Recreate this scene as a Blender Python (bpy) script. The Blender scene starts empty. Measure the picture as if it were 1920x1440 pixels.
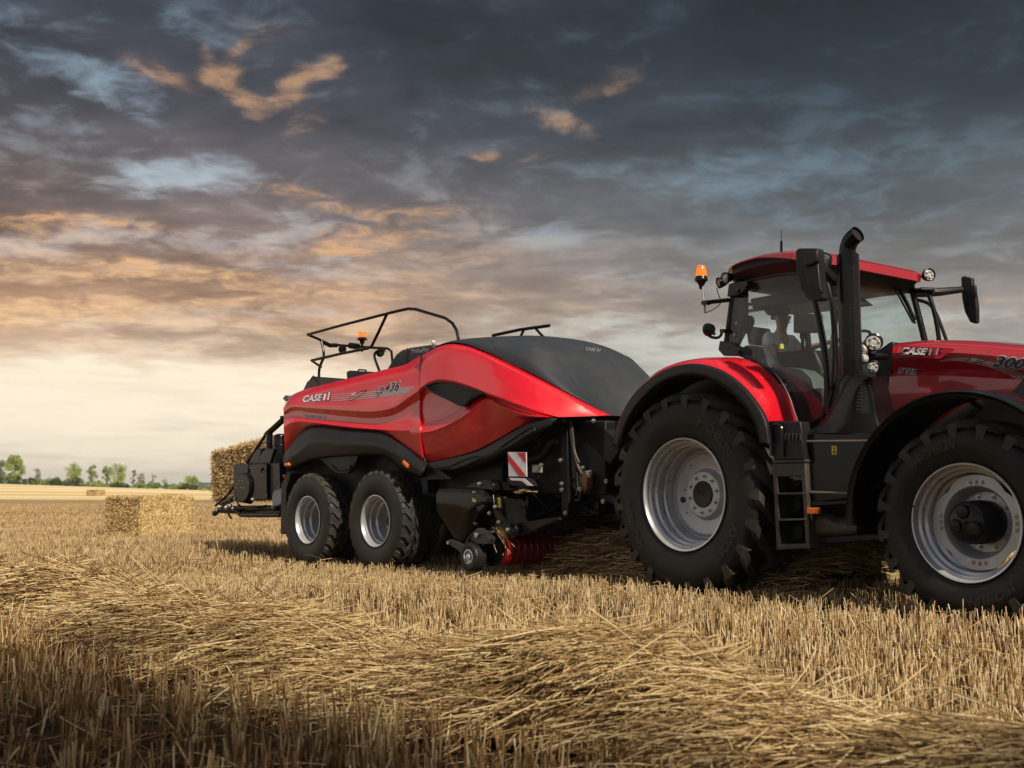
import bpy, bmesh, math, random
import numpy as np
from mathutils import Vector, Matrix
from mathutils.bvhtree import BVHTree
random.seed(7); np.random.seed(7)
PI = math.pi
S = bpy.context.scene
COL = S.collection

# ------------------------------------------------------------------ camera
F = 2050.0; CAMH = 1.08; PITCH = math.atan(195 / F)
cam = bpy.data.cameras.new('camera'); camo = bpy.data.objects.new('camera', cam); COL.objects.link(camo)
cam.sensor_width = 36; cam.lens = 36 * F / 1920; cam.clip_end = 6000; cam.clip_start = 0.05
camo.location = (0, 0, CAMH); camo.rotation_euler = (PI / 2 + PITCH, 0, 0)
cam.dof.use_dof = True; cam.dof.focus_distance = 11.5; cam.dof.aperture_fstop = 3.6
S.camera = camo
S.render.engine = 'CYCLES'
S.cycles.max_bounces = 6; S.cycles.transparent_max_bounces = 12; S.cycles.diffuse_bounces = 3; S.cycles.glossy_bounces = 3
S.cycles.use_denoising = True
S.cycles.caustics_reflective = False; S.cycles.caustics_refractive = False
S.view_settings.view_transform = 'Standard'; S.view_settings.look = 'None'
S.view_settings.exposure = 0.0; S.view_settings.gamma = 1.0

SUN_EL = math.radians(42); SUN_DIR = Vector((0.52, -0.855, 0)).normalized()   # horizontal direction towards the sun
sd = Vector((SUN_DIR.x * math.cos(SUN_EL), SUN_DIR.y * math.cos(SUN_EL), math.sin(SUN_EL)))
sl = bpy.data.lights.new('sun', 'SUN'); sl.energy = 4.8; sl.angle = math.radians(1.5); sl.color = (1.0, 0.88, 0.70)
so = bpy.data.objects.new('sun', sl); COL.objects.link(so); so.rotation_euler = sd.to_track_quat('Z', 'Y').to_euler()

# ------------------------------------------------------------------ node helpers
def lin(r, g, b):
    f = lambda c: ((c / 255) / 12.92 if c / 255 <= 0.04045 else (((c / 255) + 0.055) / 1.055) ** 2.4)
    return (f(r), f(g), f(b), 1.0)

class NT:
    def __init__(s, tree): s.t = tree; s.n = tree.nodes; s.l = tree.links
    def node(s, typ, **kw):
        n = s.n.new(typ)
        for k, v in kw.items(): setattr(n, k, v)
        return n
    def put(s, sock, v):
        if isinstance(v, bpy.types.NodeSocket): s.l.new(v, sock)
        else: sock.default_value = v
    def m(s, op, a, b=None, c=None, clamp=False):
        n = s.node('ShaderNodeMath', operation=op, use_clamp=clamp)
        for i, v in enumerate((a, b, c)):
            if v is not None: s.put(n.inputs[i], v)
        return n.outputs[0]
    def mr(s, v, a, b, c=0.0, d=1.0, mode='SMOOTHSTEP'):
        n = s.node('ShaderNodeMapRange', interpolation_type=mode, clamp=True) if mode != 'LINEAR' else s.node('ShaderNodeMapRange', clamp=True)
        for i, x in enumerate((v, a, b, c, d)): s.put(n.inputs[i], x)
        return n.outputs[0]
    def mix(s, f, a, b, blend='MIX'):
        n = s.node('ShaderNodeMix', data_type='RGBA', blend_type=blend)
        s.put(n.inputs[0], f); s.put(n.inputs[6], a); s.put(n.inputs[7], b)
        return n.outputs[2]
    def noise(s, vec, scale, detail=4, rough=0.5, dist=0.0, dims='3D'):
        n = s.node('ShaderNodeTexNoise', noise_dimensions=dims)
        if vec is not None: s.l.new(vec, n.inputs['Vector'])
        n.inputs['Scale'].default_value = scale; n.inputs['Detail'].default_value = detail
        n.inputs['Roughness'].default_value = rough; n.inputs['Distortion'].default_value = dist
        return n.outputs['Fac']
    def ramp(s, v, stops, interp='LINEAR'):
        n = s.node('ShaderNodeValToRGB'); s.put(n.inputs[0], v)
        cr = n.color_ramp; cr.interpolation = interp
        while len(cr.elements) < len(stops): cr.elements.new(0.5)
        for e, (p, c) in zip(cr.elements, stops): e.position = p; e.color = c
        return n.outputs[0]
    def comb(s, x, y, z):
        n = s.node('ShaderNodeCombineXYZ')
        for i, v in enumerate((x, y, z)): s.put(n.inputs[i], v)
        return n.outputs[0]

# ------------------------------------------------------------------ world: evening sky with cloud deck
W = bpy.data.worlds.new('World'); S.world = W; W.use_nodes = True
def build_world():
    t = NT(W.node_tree); t.n.clear()
    out = t.node('ShaderNodeOutputWorld'); bg = t.node('ShaderNodeBackground')
    tc = t.node('ShaderNodeTexCoord'); sx = t.node('ShaderNodeSeparateXYZ'); t.l.new(tc.outputs['Generated'], sx.inputs[0])
    x, y, z = sx.outputs
    el = t.m('MULTIPLY', t.m('ARCSINE', z), 180 / PI)          # degrees
    az = t.m('MULTIPLY', t.m('ARCTAN2', x, y), 180 / PI)
    # clear sky behind everything
    sky = t.node('ShaderNodeTexSky'); sky.sky_type = 'NISHITA'; sky.sun_disc = False
    sky.sun_elevation = SUN_EL; sky.sun_rotation = math.atan2(SUN_DIR.x, SUN_DIR.y)
    skyc = t.mix(1.0, sky.outputs[0], (0.10, 0.10, 0.10, 1), 'MULTIPLY')
    # flat cloud deck coordinates (perspective towards the horizon)
    zz = t.m('ADD', t.m('MAXIMUM', z, 0.0), 0.16)
    px_ = t.m('DIVIDE', x, zz); py_ = t.m('DIVIDE', y, zz)
    P = t.comb(px_, py_, 0.0)
    P2 = t.comb(t.m('MULTIPLY', px_, 0.8), py_, 3.7)
    n1 = t.noise(P2, 1.5, 6, 0.55, 0.5)
    n2 = t.noise(P2, 3.8, 9, 0.58, 0.4)
    n3 = t.noise(P, 11.0, 8, 0.62, 0.8)
    e01 = t.mr(el, 0.0, 30.0, 0.0, 1.0, 'LINEAR')
    k = lambda d: d / 30.0
    left = t.ramp(e01, [(0.0, lin(244, 230, 212)), (k(2.2), lin(250, 236, 212)), (k(4.9), lin(244, 228, 202)), (k(5.9), lin(226, 196, 160)), (k(6.6), lin(200, 164, 136)), (k(8.8), lin(198, 157, 126)), (k(11.2), lin(156, 129, 114)),
                        (k(14.0), lin(114, 104, 104)), (k(18.5), lin(76, 76, 84)), (k(24), lin(62, 68, 78)), (1.0, lin(62, 68, 78))])
    right = t.ramp(e01, [(0.0, lin(182, 180, 170)), (k(3.0), lin(158, 159, 152)), (k(5.6), lin(168, 171, 165)), (k(7.0), lin(168, 167, 160)), (k(8.2), lin(160, 152, 144)), (k(11.5), lin(128, 127, 126)),
                         (k(14.0), lin(98, 104, 109)), (k(18.5), lin(60, 69, 77)), (k(24), lin(46, 55, 63)), (1.0, lin(50, 58, 66))])
    side = t.mr(az, -20.0, 16.0)
    cloud = t.mix(side, left, right)
    shade = t.mr(n1, 0.34, 0.66, 0.64, 1.36, 'LINEAR')
    shade2 = t.mr(n2, 0.30, 0.70, 0.74, 1.26, 'LINEAR')
    shade3 = t.mr(n3, 0.28, 0.72, 0.92, 1.08, 'LINEAR')
    amp = t.m('MULTIPLY', t.mr(el, 2.0, 7.5, 0.12, 1.0), t.mr(az, 22.0, -2.0, 0.5, 1.0))
    st = t.noise(t.comb(t.m('MULTIPLY', az, 0.075), t.m('MULTIPLY', el, 0.62), 5.0), 1.0, 8, 0.6, 0.5)
    st = t.m('ADD', 1.0, t.m('MULTIPLY', t.mr(st, 0.34, 0.66, -0.24, 0.26, 'LINEAR'), t.m('MULTIPLY', t.mr(el, 4.5, 7.0), t.mr(el, 17.0, 11.0))))
    sh = t.m('MULTIPLY', t.m('MULTIPLY', t.m('MULTIPLY', shade, shade2), shade3), st)
    sh = t.m('ADD', 1.0, t.m('MULTIPLY', t.m('SUBTRACT', sh, 1.0), amp))
    shv = t.node('ShaderNodeMix', data_type='RGBA', blend_type='MULTIPLY'); shv.inputs[0].default_value = 1.0
    t.l.new(cloud, shv.inputs[6]); t.l.new(t.comb(sh, sh, sh), shv.inputs[7]); cloud = shv.outputs[2]
    wa = t.m('SUBTRACT', t.noise(P2, 3.4, 8, 0.60), 0.5); wb = t.m('SUBTRACT', t.noise(t.comb(t.m('ADD', px_, 9.1), py_, 1.3), 3.4, 8, 0.60), 0.5)
    azw = t.m('ADD', az, t.m('MULTIPLY', wa, 9.0)); elw = t.m('ADD', el, t.m('MULTIPLY', wb, 4.2))
    def blob(px, py, sx_, sy_, rot=0.0, A=None, E_=None):
        # soft patch centred on a direction of the sky; sizes in degrees
        a0 = math.degrees(math.atan((px - 960) / F)); e0 = 5.43 + math.degrees(math.atan((720 - py) / F)) * math.cos(math.radians(a0))
        da = t.m('SUBTRACT', A or azw, a0); de = t.m('SUBTRACT', E_ or elw, e0)
        c, s_ = math.cos(rot), math.sin(rot)
        u = t.m('DIVIDE', t.m('ADD', t.m('MULTIPLY', da, c), t.m('MULTIPLY', de, s_)), sx_)
        v = t.m('DIVIDE', t.m('SUBTRACT', t.m('MULTIPLY', de, c), t.m('MULTIPLY', da, s_)), sy_)
        r2 = t.m('ADD', t.m('MULTIPLY', u, u), t.m('MULTIPLY', v, v))
        return t.m('EXPONENT', t.m('MULTIPLY', r2, -1.0))
    azl = t.m('ADD', az, t.m('MULTIPLY', wa, 4.5)); ell = t.m('ADD', el, t.m('MULTIPLY', wb, 2.4))
    def summ(bl, A=None, E_=None):
        r = None
        for px, py, a, b_, rot, wt in bl:
            q = t.m('MULTIPLY', blob(px, py, a, b_, rot, A, E_), wt); r = q if r is None else t.m('ADD', r, q)
        return r
    gap_w = summ([(60, 120, 4.5, 1.0, -0.25, .75), (160, 175, 3.5, .8, -0.35, .8), (20, 60, 3, .5, 0, .5), (320, 355, 2.2, .5, .1, .5), (360, 345, 4.0, 1.0, 0.15, 1.1), (90, 465, 6.5, 0.7, 0.1, 1.0), (480, 440, 5.5, 0.8, 0.25, 0.75), (560, 510, 6, 0.6, 0.05, 0.8),
                  (1000, 440, 3.0, 0.55, 0.0, 1.1), (1250, 515, 5.0, 0.8, 0.1, 0.8), (480, 600, 7, 0.5, 0.05, 0.9), (1550, 320, 10, 1.3, 0.0, 0.60), (1480, 390, 6, 1.3, -.1, 0.50),
                  (320, 70, 2.5, 1.3, -.5, 0.6), (1120, 318, 4.0, 0.6, 0, 0.85), (1150, 632, 5.5, 0.9, 0.1, 1.2), (1330, 650, 5, 1.0, 0, 1.1), (1560, 600, 6, .9, 0, .9), (1800, 620, 5, .6, 0, .5), (300, 640, 8, .5, 0, .6), (1780, 400, 5, 1.2, .1, .4)])
    g = t.m('ADD', t.m('MULTIPLY', gap_w, .75), t.m('MULTIPLY', t.m('SUBTRACT', n2, 0.5), 3.4)); g = t.m('ADD', g, t.m('MULTIPLY', t.m('SUBTRACT', n3, 0.5), 2.2))
    gm = t.m('MULTIPLY', t.mr(g, 0.0, 1.45), t.mr(gap_w, 0.05, 0.45))
    # small thin places all over the deck
    thinm = t.m('MULTIPLY', t.mr(t.m('ADD', t.m('MULTIPLY', n2, .6), t.m('MULTIPLY', n3, .4)), 0.50, 0.66), 0.38)
    gm = t.m('MAXIMUM', gm, thinm)
    gm = t.m('MULTIPLY', gm, t.mr(el, 2.0, 6.0))
    gapc = t.ramp(e01, [(0.0, lin(225, 218, 205)), (k(8), lin(226, 210, 196)), (k(12), lin(202, 200, 200)), (k(15), lin(190, 204, 212)), (k(20), lin(150, 172, 186)), (1.0, lin(84, 108, 124))])
    gapr = t.ramp(e01, [(0.0, lin(200, 196, 184)), (k(7.5), lin(208, 206, 198)), (k(14), lin(122, 145, 156)), (k(20), lin(82, 102, 114)), (1.0, lin(70, 88, 100))])
    gapc = t.mix(side, gapc, gapr)
    gapc = t.mix(0.12, gapc, skyc)
    col = t.mix(t.m('MULTIPLY', gm, 0.85), cloud, gapc)
    # sun-struck orange undersides
    or_w = summ([(350, 105, .9, .5, -0.9, .9), (385, 140, 1.3, 0.5, 0.1, 1.1), (425, 165, 1.2, 0.45, -0.5, 1.1), (450, 195, 1.3, 0.4, -0.3, 1.2), (500, 200, 1.4, 0.4, 0.2, 1.2), (530, 170, 1.0, .5, .7, 1.0), (570, 140, 1.6, .45, .3, 1.1), (610, 125, .7, .5, .5, .8), (410, 100, .8, .4, .6, .7), (470, 78, 1.0, 0.35, 0.2, 0.6), (490, 60, 3.0, .8, 0, .30), (250, 145, 2.2, 0.5, -0.3, 0.9), (580, 230, 1.5, 0.5, 0.3, 0.9), (1080, 235, 2.2, 0.6, -0.35, 0.95), (1150, 150, 2.0, 0.8, 0.4, 0.75), (1170, 280, 1.2, .4, .3, .5),
                 (590, 380, 3.2, 0.5, -0.12, 1.0), (680, 450, 3.6, 0.8, 0.0, 1.1), (790, 400, 2.8, 0.8, 0.0, 0.85), (620, 470, 2, .5, 0, 1.0), (910, 297, 1.0, 0.25, 0.1, 1.0), (1010, 300, 1.1, .25, .1, .8), (110, 432, 5.5, 0.5, 0.0, 1.2),
                 (340, 530, 5.5, 0.5, 0.0, 1.3), (230, 520, 3.0, 0.4, 0.1, 0.8), (20, 612, 3.0, 0.6, 0, 1.2), (440, 580, 5, .4, 0, .9), (1740, 640, 2.2, 0.7, 0.0, 0.6), (1860, 570, 3, .6, 0, .5), (850, 655, 8, 0.5, 0.0, 0.6), (700, 545, 7, 0.5, 0, .7), (130, 590, 6, .4, 0, .7), (560, 690, 8, .35, 0, .6)], azl, ell)
    rn = t.noise(t.comb(t.m('ADD', px_, 4.4), py_, 7.7), 5.5, 8, 0.60, 0.7)
    rid = t.m('SUBTRACT', 1.0, t.m('MULTIPLY', t.m('ABSOLUTE', t.m('SUBTRACT', rn, 0.5)), 7.0))
    o = t.m('ADD', t.m('MULTIPLY', or_w, 0.85), t.m('MULTIPLY', t.m('SUBTRACT', n2, 0.5), 1.4))
    o = t.m('ADD', o, t.m('MULTIPLY', rid, 0.38)); o = t.m('ADD', o, t.m('MULTIPLY', t.m('SUBTRACT', n3, 0.5), 2.6))
    om = t.m('MULTIPLY', t.mr(o, 0.10, 1.70), t.mr(n3, 0.36, 0.60, 0.45, 0.85))
    om = t.m('MULTIPLY', om, t.mr(or_w, 0.03, 0.75))
    oc = t.ramp(e01, [(0.0, lin(250, 222, 180)), (k(8), lin(255, 212, 158)), (k(12), lin(236, 184, 136)), (k(16), lin(212, 164, 124)), (k(22), lin(214, 168, 126)), (1.0, lin(150, 125, 105))])
    oc = t.mix(t.m('MULTIPLY', side, 0.60), oc, lin(150, 132, 118))
    om = t.m('MULTIPLY', om, t.mr(el, 19.0, 13.0, 0.72, 1.0))
    om = t.m('MULTIPLY', om, t.mr(t.noise(P2, 16.0, 6, 0.62, 0.4), 0.34, 0.60, 0.5, 1.08))
    warm = t.m('MULTIPLY', t.m('MULTIPLY', t.mr(n2, 0.46, 0.64), t.mr(n3, 0.35, 0.6, 0.4, 1.0)), t.m('MULTIPLY', t.m('MULTIPLY', t.mr(el, 5.5, 7.5), t.mr(el, 17.0, 10.0)), t.mr(az, 12.0, -8.0, 0.0, 0.60)))
    om = t.m('MAXIMUM', om, warm)
    col = t.mix(om, col, oc)
    pale = t.m('MULTIPLY', t.m('ADD', blob(1330, 655, 7.5, 1.25, 0.0), t.m('MULTIPLY', blob(1030, 625, 3.5, .6, 0.0), .7)), t.mr(n2, .35, .6, .45, .95))
    col = t.mix(t.m('MINIMUM', pale, 0.85), col, lin(208, 208, 198))
    # bright glow low on the left
    glow = t.m('ADD', t.m('MULTIPLY', blob(150, 775, 12, 2.3, 0.0), 1.25), t.m('MULTIPLY', blob(480, 730, 9, 1.4, 0.0), 0.8))
    thin = t.noise(t.comb(t.m('MULTIPLY', az, 0.10), t.m('MULTIPLY', el, 1.1), 0.0), 1.0, 6, 0.55, 0.4)
    col = t.mix(t.m('MULTIPLY', t.m('MINIMUM', glow, 1.0), t.mr(thin, 0.3, 0.6, 0.55, 1.0)), col, (1.10, 0.96, 0.74, 1))
    lowc = t.m('MULTIPLY', t.mr(thin, 0.50, 0.70, 0.0, 0.22), t.mr(el, 12.0, 6.0))
    col = t.mix(lowc, col, lin(158, 148, 140))
    # the half of the sky behind the photographer: brighter, broken cumulus
    n4 = t.noise(P, 1.5, 8, 0.55, 0.2)
    back = t.mix(t.mr(n4, 0.44, 0.60), lin(84, 104, 128), lin(226, 214, 206))
    back = t.mix(t.mr(el, 14.0, 0.0), back, lin(176, 170, 162))
    bm_ = t.mr(y, 0.30, -0.25)
    bm_ = t.m('MAXIMUM', bm_, t.mr(el, 34.0, 55.0, 0.0, 0.8))
    col = t.mix(bm_, col, back)
    side_l = t.m('MULTIPLY', t.mr(t.m('ABSOLUTE', t.m('ADD', az, 78.0)), 46.0, 8.0), t.mr(el, 46.0, 8.0))
    col = t.mix(t.m('MULTIPLY', side_l, t.mr(n4, 0.38, 0.60, 0.35, 0.95)), col, (0.88, 0.83, 0.75, 1))
    col = t.mix(t.mr(z, 0.0, -0.03), col, lin(120, 98, 66))
    t.l.new(col, bg.inputs[0]); bg.inputs[1].default_value = 1.0
    t.l.new(bg.outputs[0], out.inputs[0])
build_world()
W.cycles.sampling_method = 'MANUAL'; W.cycles.sample_map_resolution = 512

# ------------------------------------------------------------------ materials
MATS = {}
def mat(name, col, rough=0.5, metal=0.0, coat=0.0, var=0.12, vscale=6.0, bump=0.0, bscale=60.0, dust=0.0, dustcol=(0.20, 0.15, 0.09, 1), spec=0.5, coat_r=0.03):
    if name in MATS: return MATS[name]
    m = bpy.data.materials.new(name); m.use_nodes = True; t = NT(m.node_tree)
    b = t.n['Principled BSDF']; tc = t.node('ShaderNodeTexCoord'); v = tc.outputs['Object']
    n = t.noise(v, vscale, 6, 0.6)
    c0 = (*col, 1.0) if len(col) == 3 else col
    c = t.mix(t.mr(n, 0.3, 0.7), tuple(x * (1 - var) for x in c0[:3]) + (1,), tuple(min(1, x * (1 + var)) for x in c0[:3]) + (1,))
    r = t.mr(n, 0.3, 0.7, rough * 0.85, min(1, rough * 1.2), 'LINEAR')
    if dust > 0:
        d = t.mr(t.noise(v, 2.3, 8, 0.68, 0.4), 0.42, 0.72, 0.0, dust)
        c = t.mix(d, c, dustcol); r = t.m('ADD', r, t.m('MULTIPLY', d, 0.4), clamp=True)
    t.put(b.inputs['Base Color'], c); t.put(b.inputs['Roughness'], r)
    b.inputs['Metallic'].default_value = metal
    b.inputs['Coat Weight'].default_value = coat; b.inputs['Coat Roughness'].default_value = coat_r
    b.inputs['Specular IOR Level'].default_value = spec
    if bump > 0:
        bn = t.node('ShaderNodeBump'); bn.inputs['Strength'].default_value = bump; bn.inputs['Distance'].default_value = 0.004
        t.l.new(t.noise(v, bscale, 4, 0.6), bn.inputs['Height']); t.l.new(bn.outputs[0], b.inputs['Normal'])
    MATS[name] = m; return m

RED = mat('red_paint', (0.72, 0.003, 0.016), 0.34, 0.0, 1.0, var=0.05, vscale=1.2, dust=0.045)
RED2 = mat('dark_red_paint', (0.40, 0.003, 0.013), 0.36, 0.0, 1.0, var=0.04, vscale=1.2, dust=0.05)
BLK = mat('black_plastic', (0.011, 0.012, 0.014), 0.44, var=0.15, bump=0.25, bscale=220, dust=0.04, spec=0.3)
BLKS = mat('satin_black_metal', (0.005, 0.005, 0.006), 0.24, var=0.2, coat=0.12, dust=0.02, coat_r=0.10, spec=0.25)
HOODB = mat('hood_black_plastic', (0.026, 0.031, 0.039), 0.55, var=0.1, vscale=2.0, bump=0.15, bscale=260, dust=0.06, dustcol=(0.12, 0.12, 0.13, 1))
DARK = mat('machine_black', (0.006, 0.006, 0.0065), 0.5, var=0.3, dust=0.22, dustcol=(0.04, 0.03, 0.02, 1), spec=0.3)
GREY = mat('grey_plastic', (0.10, 0.12, 0.12), 0.5)
GREYD = mat('dark_grey_steel', (0.05, 0.05, 0.055), 0.4, metal=0.5, dust=0.2)
TYRE = mat('tyre_rubber', (0.010, 0.010, 0.0105), 0.5, var=0.25, vscale=5, bump=0.4, bscale=90, dust=0.30, dustcol=(0.048, 0.034, 0.022, 1), spec=0.3)
TYREB = mat('implement_tyre_rubber', (0.017, 0.017, 0.018), 0.5, var=0.25, vscale=5, bump=0.3, bscale=90, dust=0.40, dustcol=(0.075, 0.058, 0.040, 1), spec=0.35)
TYRET = mat('tyre_lettering', (0.024, 0.021, 0.018), 0.6)
SILV = mat('silver_rim_paint', (0.56, 0.57, 0.59), 0.28, metal=0.5, var=0.08, vscale=4, dust=0.10, dustcol=(0.25, 0.22, 0.18, 1))
SILVD = mat('grey_rim_disc_paint', (0.48, 0.49, 0.51), 0.38, metal=0.4, var=0.12, vscale=4, dust=0.2, dustcol=(0.2, 0.18, 0.15, 1))
STEEL = mat('bare_steel', (0.45, 0.44, 0.42), 0.35, metal=0.9, var=0.2)
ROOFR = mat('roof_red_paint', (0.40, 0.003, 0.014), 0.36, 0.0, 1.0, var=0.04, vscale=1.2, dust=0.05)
RUBH = mat('hose_rubber', (0.05, 0.045, 0.04), 0.5, dust=0.5)
WHT = mat('white_print', (0.72, 0.72, 0.74), 0.4)
SILP = mat('silver_print', (0.42, 0.43, 0.46), 0.35)
BLKP = mat('black_print', (0.015, 0.015, 0.017), 0.5)
REDP = mat('red_print', (0.62, 0.01, 0.015), 0.4)
YEL = mat('yellow_print', (0.80, 0.62, 0.02), 0.4)
ORG = mat('amber_reflector', (0.85, 0.16, 0.015), 0.25, coat=0.6)
LENS = mat('clear_lamp_lens', (0.62, 0.62, 0.60), 0.15, metal=0.3, var=0.35, vscale=90, coat=1.0)
CANW = mat('grey_bottle_plastic', (0.33, 0.36, 0.38), 0.45)
GREEN = mat('green_plastic', (0.01, 0.10, 0.06), 0.4)
SKIN = mat('skin', (0.42, 0.22, 0.15), 0.55)
SHIRT = mat('grey_shirt', (0.66, 0.70, 0.72), 0.8)
TROUS = mat('dark_trousers', (0.03, 0.035, 0.05), 0.85)
HAIR = mat('dark_hair', (0.03, 0.02, 0.015), 0.7)
SEATM = mat('seat_fabric', (0.04, 0.045, 0.05), 0.85)

def glass(name, tint, gl=0.08):
    m = bpy.data.materials.new(name); m.use_nodes = True; t = NT(m.node_tree); t.n.clear()
    o = t.node('ShaderNodeOutputMaterial'); tr = t.node('ShaderNodeBsdfTransparent'); tr.inputs[0].default_value = tint
    g = t.node('ShaderNodeBsdfGlossy'); g.inputs['Roughness'].default_value = 0.015
    df = t.node('ShaderNodeBsdfDiffuse'); df.inputs[0].default_value = (0.35, 0.36, 0.33, 1)
    tc = t.node('ShaderNodeTexCoord')
    fr = t.node('ShaderNodeFresnel'); ge = t.node('ShaderNodeNewGeometry'); t.put(fr.inputs[0], t.mr(ge.outputs['Backfacing'], 0.0, 1.0, 1.5, 1 / 1.5, 'LINEAR'))
    mx = t.node('ShaderNodeMixShader'); t.l.new(fr.outputs[0], mx.inputs[0]); t.l.new(tr.outputs[0], mx.inputs[1]); t.l.new(g.outputs[0], mx.inputs[2])
    m2 = t.node('ShaderNodeMixShader'); d = t.mr(t.noise(tc.outputs['Object'], 3.0, 8, 0.7, 0.8), 0.4, 0.75, 0.01, gl); t.l.new(d, m2.inputs[0])
    t.l.new(mx.outputs[0], m2.inputs[1]); t.l.new(df.outputs[0], m2.inputs[2]); t.l.new(m2.outputs[0], o.inputs[0]); return m
GLASS = glass('dusty_cab_glass', (0.87, 0.94, 0.94, 1), 0.06)
AMBG = mat('amber_lens', (0.95, 0.20, 0.01), 0.15, coat=1.0)
AMBG.node_tree.nodes['Principled BSDF'].inputs['Transmission Weight'].default_value = 0.5
AMBG.node_tree.nodes['Principled BSDF'].inputs['Emission Color'].default_value = (1.0, 0.22, 0.01, 1)
AMBG.node_tree.nodes['Principled BSDF'].inputs['Emission Strength'].default_value = 0.55

# ------------------------------------------------------------------ frames
def ray(px, py):
    a = (px - 960) / F; b = (720 - py) / F
    return Vector((a, math.cos(PITCH) - b * math.sin(PITCH), math.sin(PITCH) + b * math.cos(PITCH)))
class Frame:
    """local axes of a machine: x forward, y away from its near side, z up"""
    def __init__(s, px, py, depth, deg):
        d = ray(px, py) * depth; s.o = Vector((d.x, d.y, 0)); a = math.radians(deg); s.ang = -a
        s.u = Vector((math.cos(a), -math.sin(a), 0)); s.w = Vector((math.sin(a), math.cos(a), 0))
    def P(s, px, py, v):
        d = ray(px, py); t = (v + s.o.dot(s.w)) / d.dot(s.w); p = Vector((0, 0, CAMH)) + d * t
        return Vector(((p - s.o).dot(s.u), v, p.z))
    def loc(s, x, y): p = Vector((x, y, 0)) - s.o; return p.dot(s.u), p.dot(s.w)
T = Frame(1282, 927, F / 188, 53)
B = Frame(704.5, 977, F / 138, 49)

# ------------------------------------------------------------------ mesh building
def catmull(pts, n, closed=False):
    pts = [Vector(p) for p in pts]
    if len(pts) == 2: return [pts[0].lerp(pts[1], i / (n - 1)) for i in range(n)]
    fine = []; m = len(pts); segs = m if closed else m - 1
    for i in range(segs):
        p1, p2 = pts[i], pts[(i + 1) % m]
        p0 = pts[i - 1] if (i > 0 or closed) else p1 * 2 - p2
        p3 = pts[(i + 2) % m] if (i + 2 < m or closed) else p2 * 2 - p1
        L = [max((b - a).length, 1e-5) ** 0.5 for a, b in ((p0, p1), (p1, p2), (p2, p3))]
        t0 = 0; t1 = L[0]; t2 = t1 + L[1]; t3 = t2 + L[2]
        for k in range(12):
            t = t1 + (t2 - t1) * k / 12
            A1 = p0 * ((t1 - t) / (t1 - t0)) + p1 * ((t - t0) / (t1 - t0)); A2 = p1 * ((t2 - t) / (t2 - t1)) + p2 * ((t - t1) / (t2 - t1)); A3 = p2 * ((t3 - t) / (t3 - t2)) + p3 * ((t - t2) / (t3 - t2))
            B1 = A1 * ((t2 - t) / (t2 - t0)) + A2 * ((t - t0) / (t2 - t0)); B2 = A2 * ((t3 - t) / (t3 - t1)) + A3 * ((t - t1) / (t3 - t1))
            fine.append(B1 * ((t2 - t) / (t2 - t1)) + B2 * ((t - t1) / (t2 - t1)))
    fine.append(pts[0] if closed else pts[-1])
    return resample(fine, n)
def resample(pts, n):
    d = [0]
    for a, b in zip(pts, pts[1:]): d.append(d[-1] + (b - a).length)
    out = []; j = 0
    for i in range(n):
        s = d[-1] * i / (n - 1)
        while j < len(d) - 2 and d[j + 1] < s: j += 1
        L = d[j + 1] - d[j]; out.append(pts[j].lerp(pts[j + 1], (s - d[j]) / L if L > 1e-9 else 0))
    return out

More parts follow.
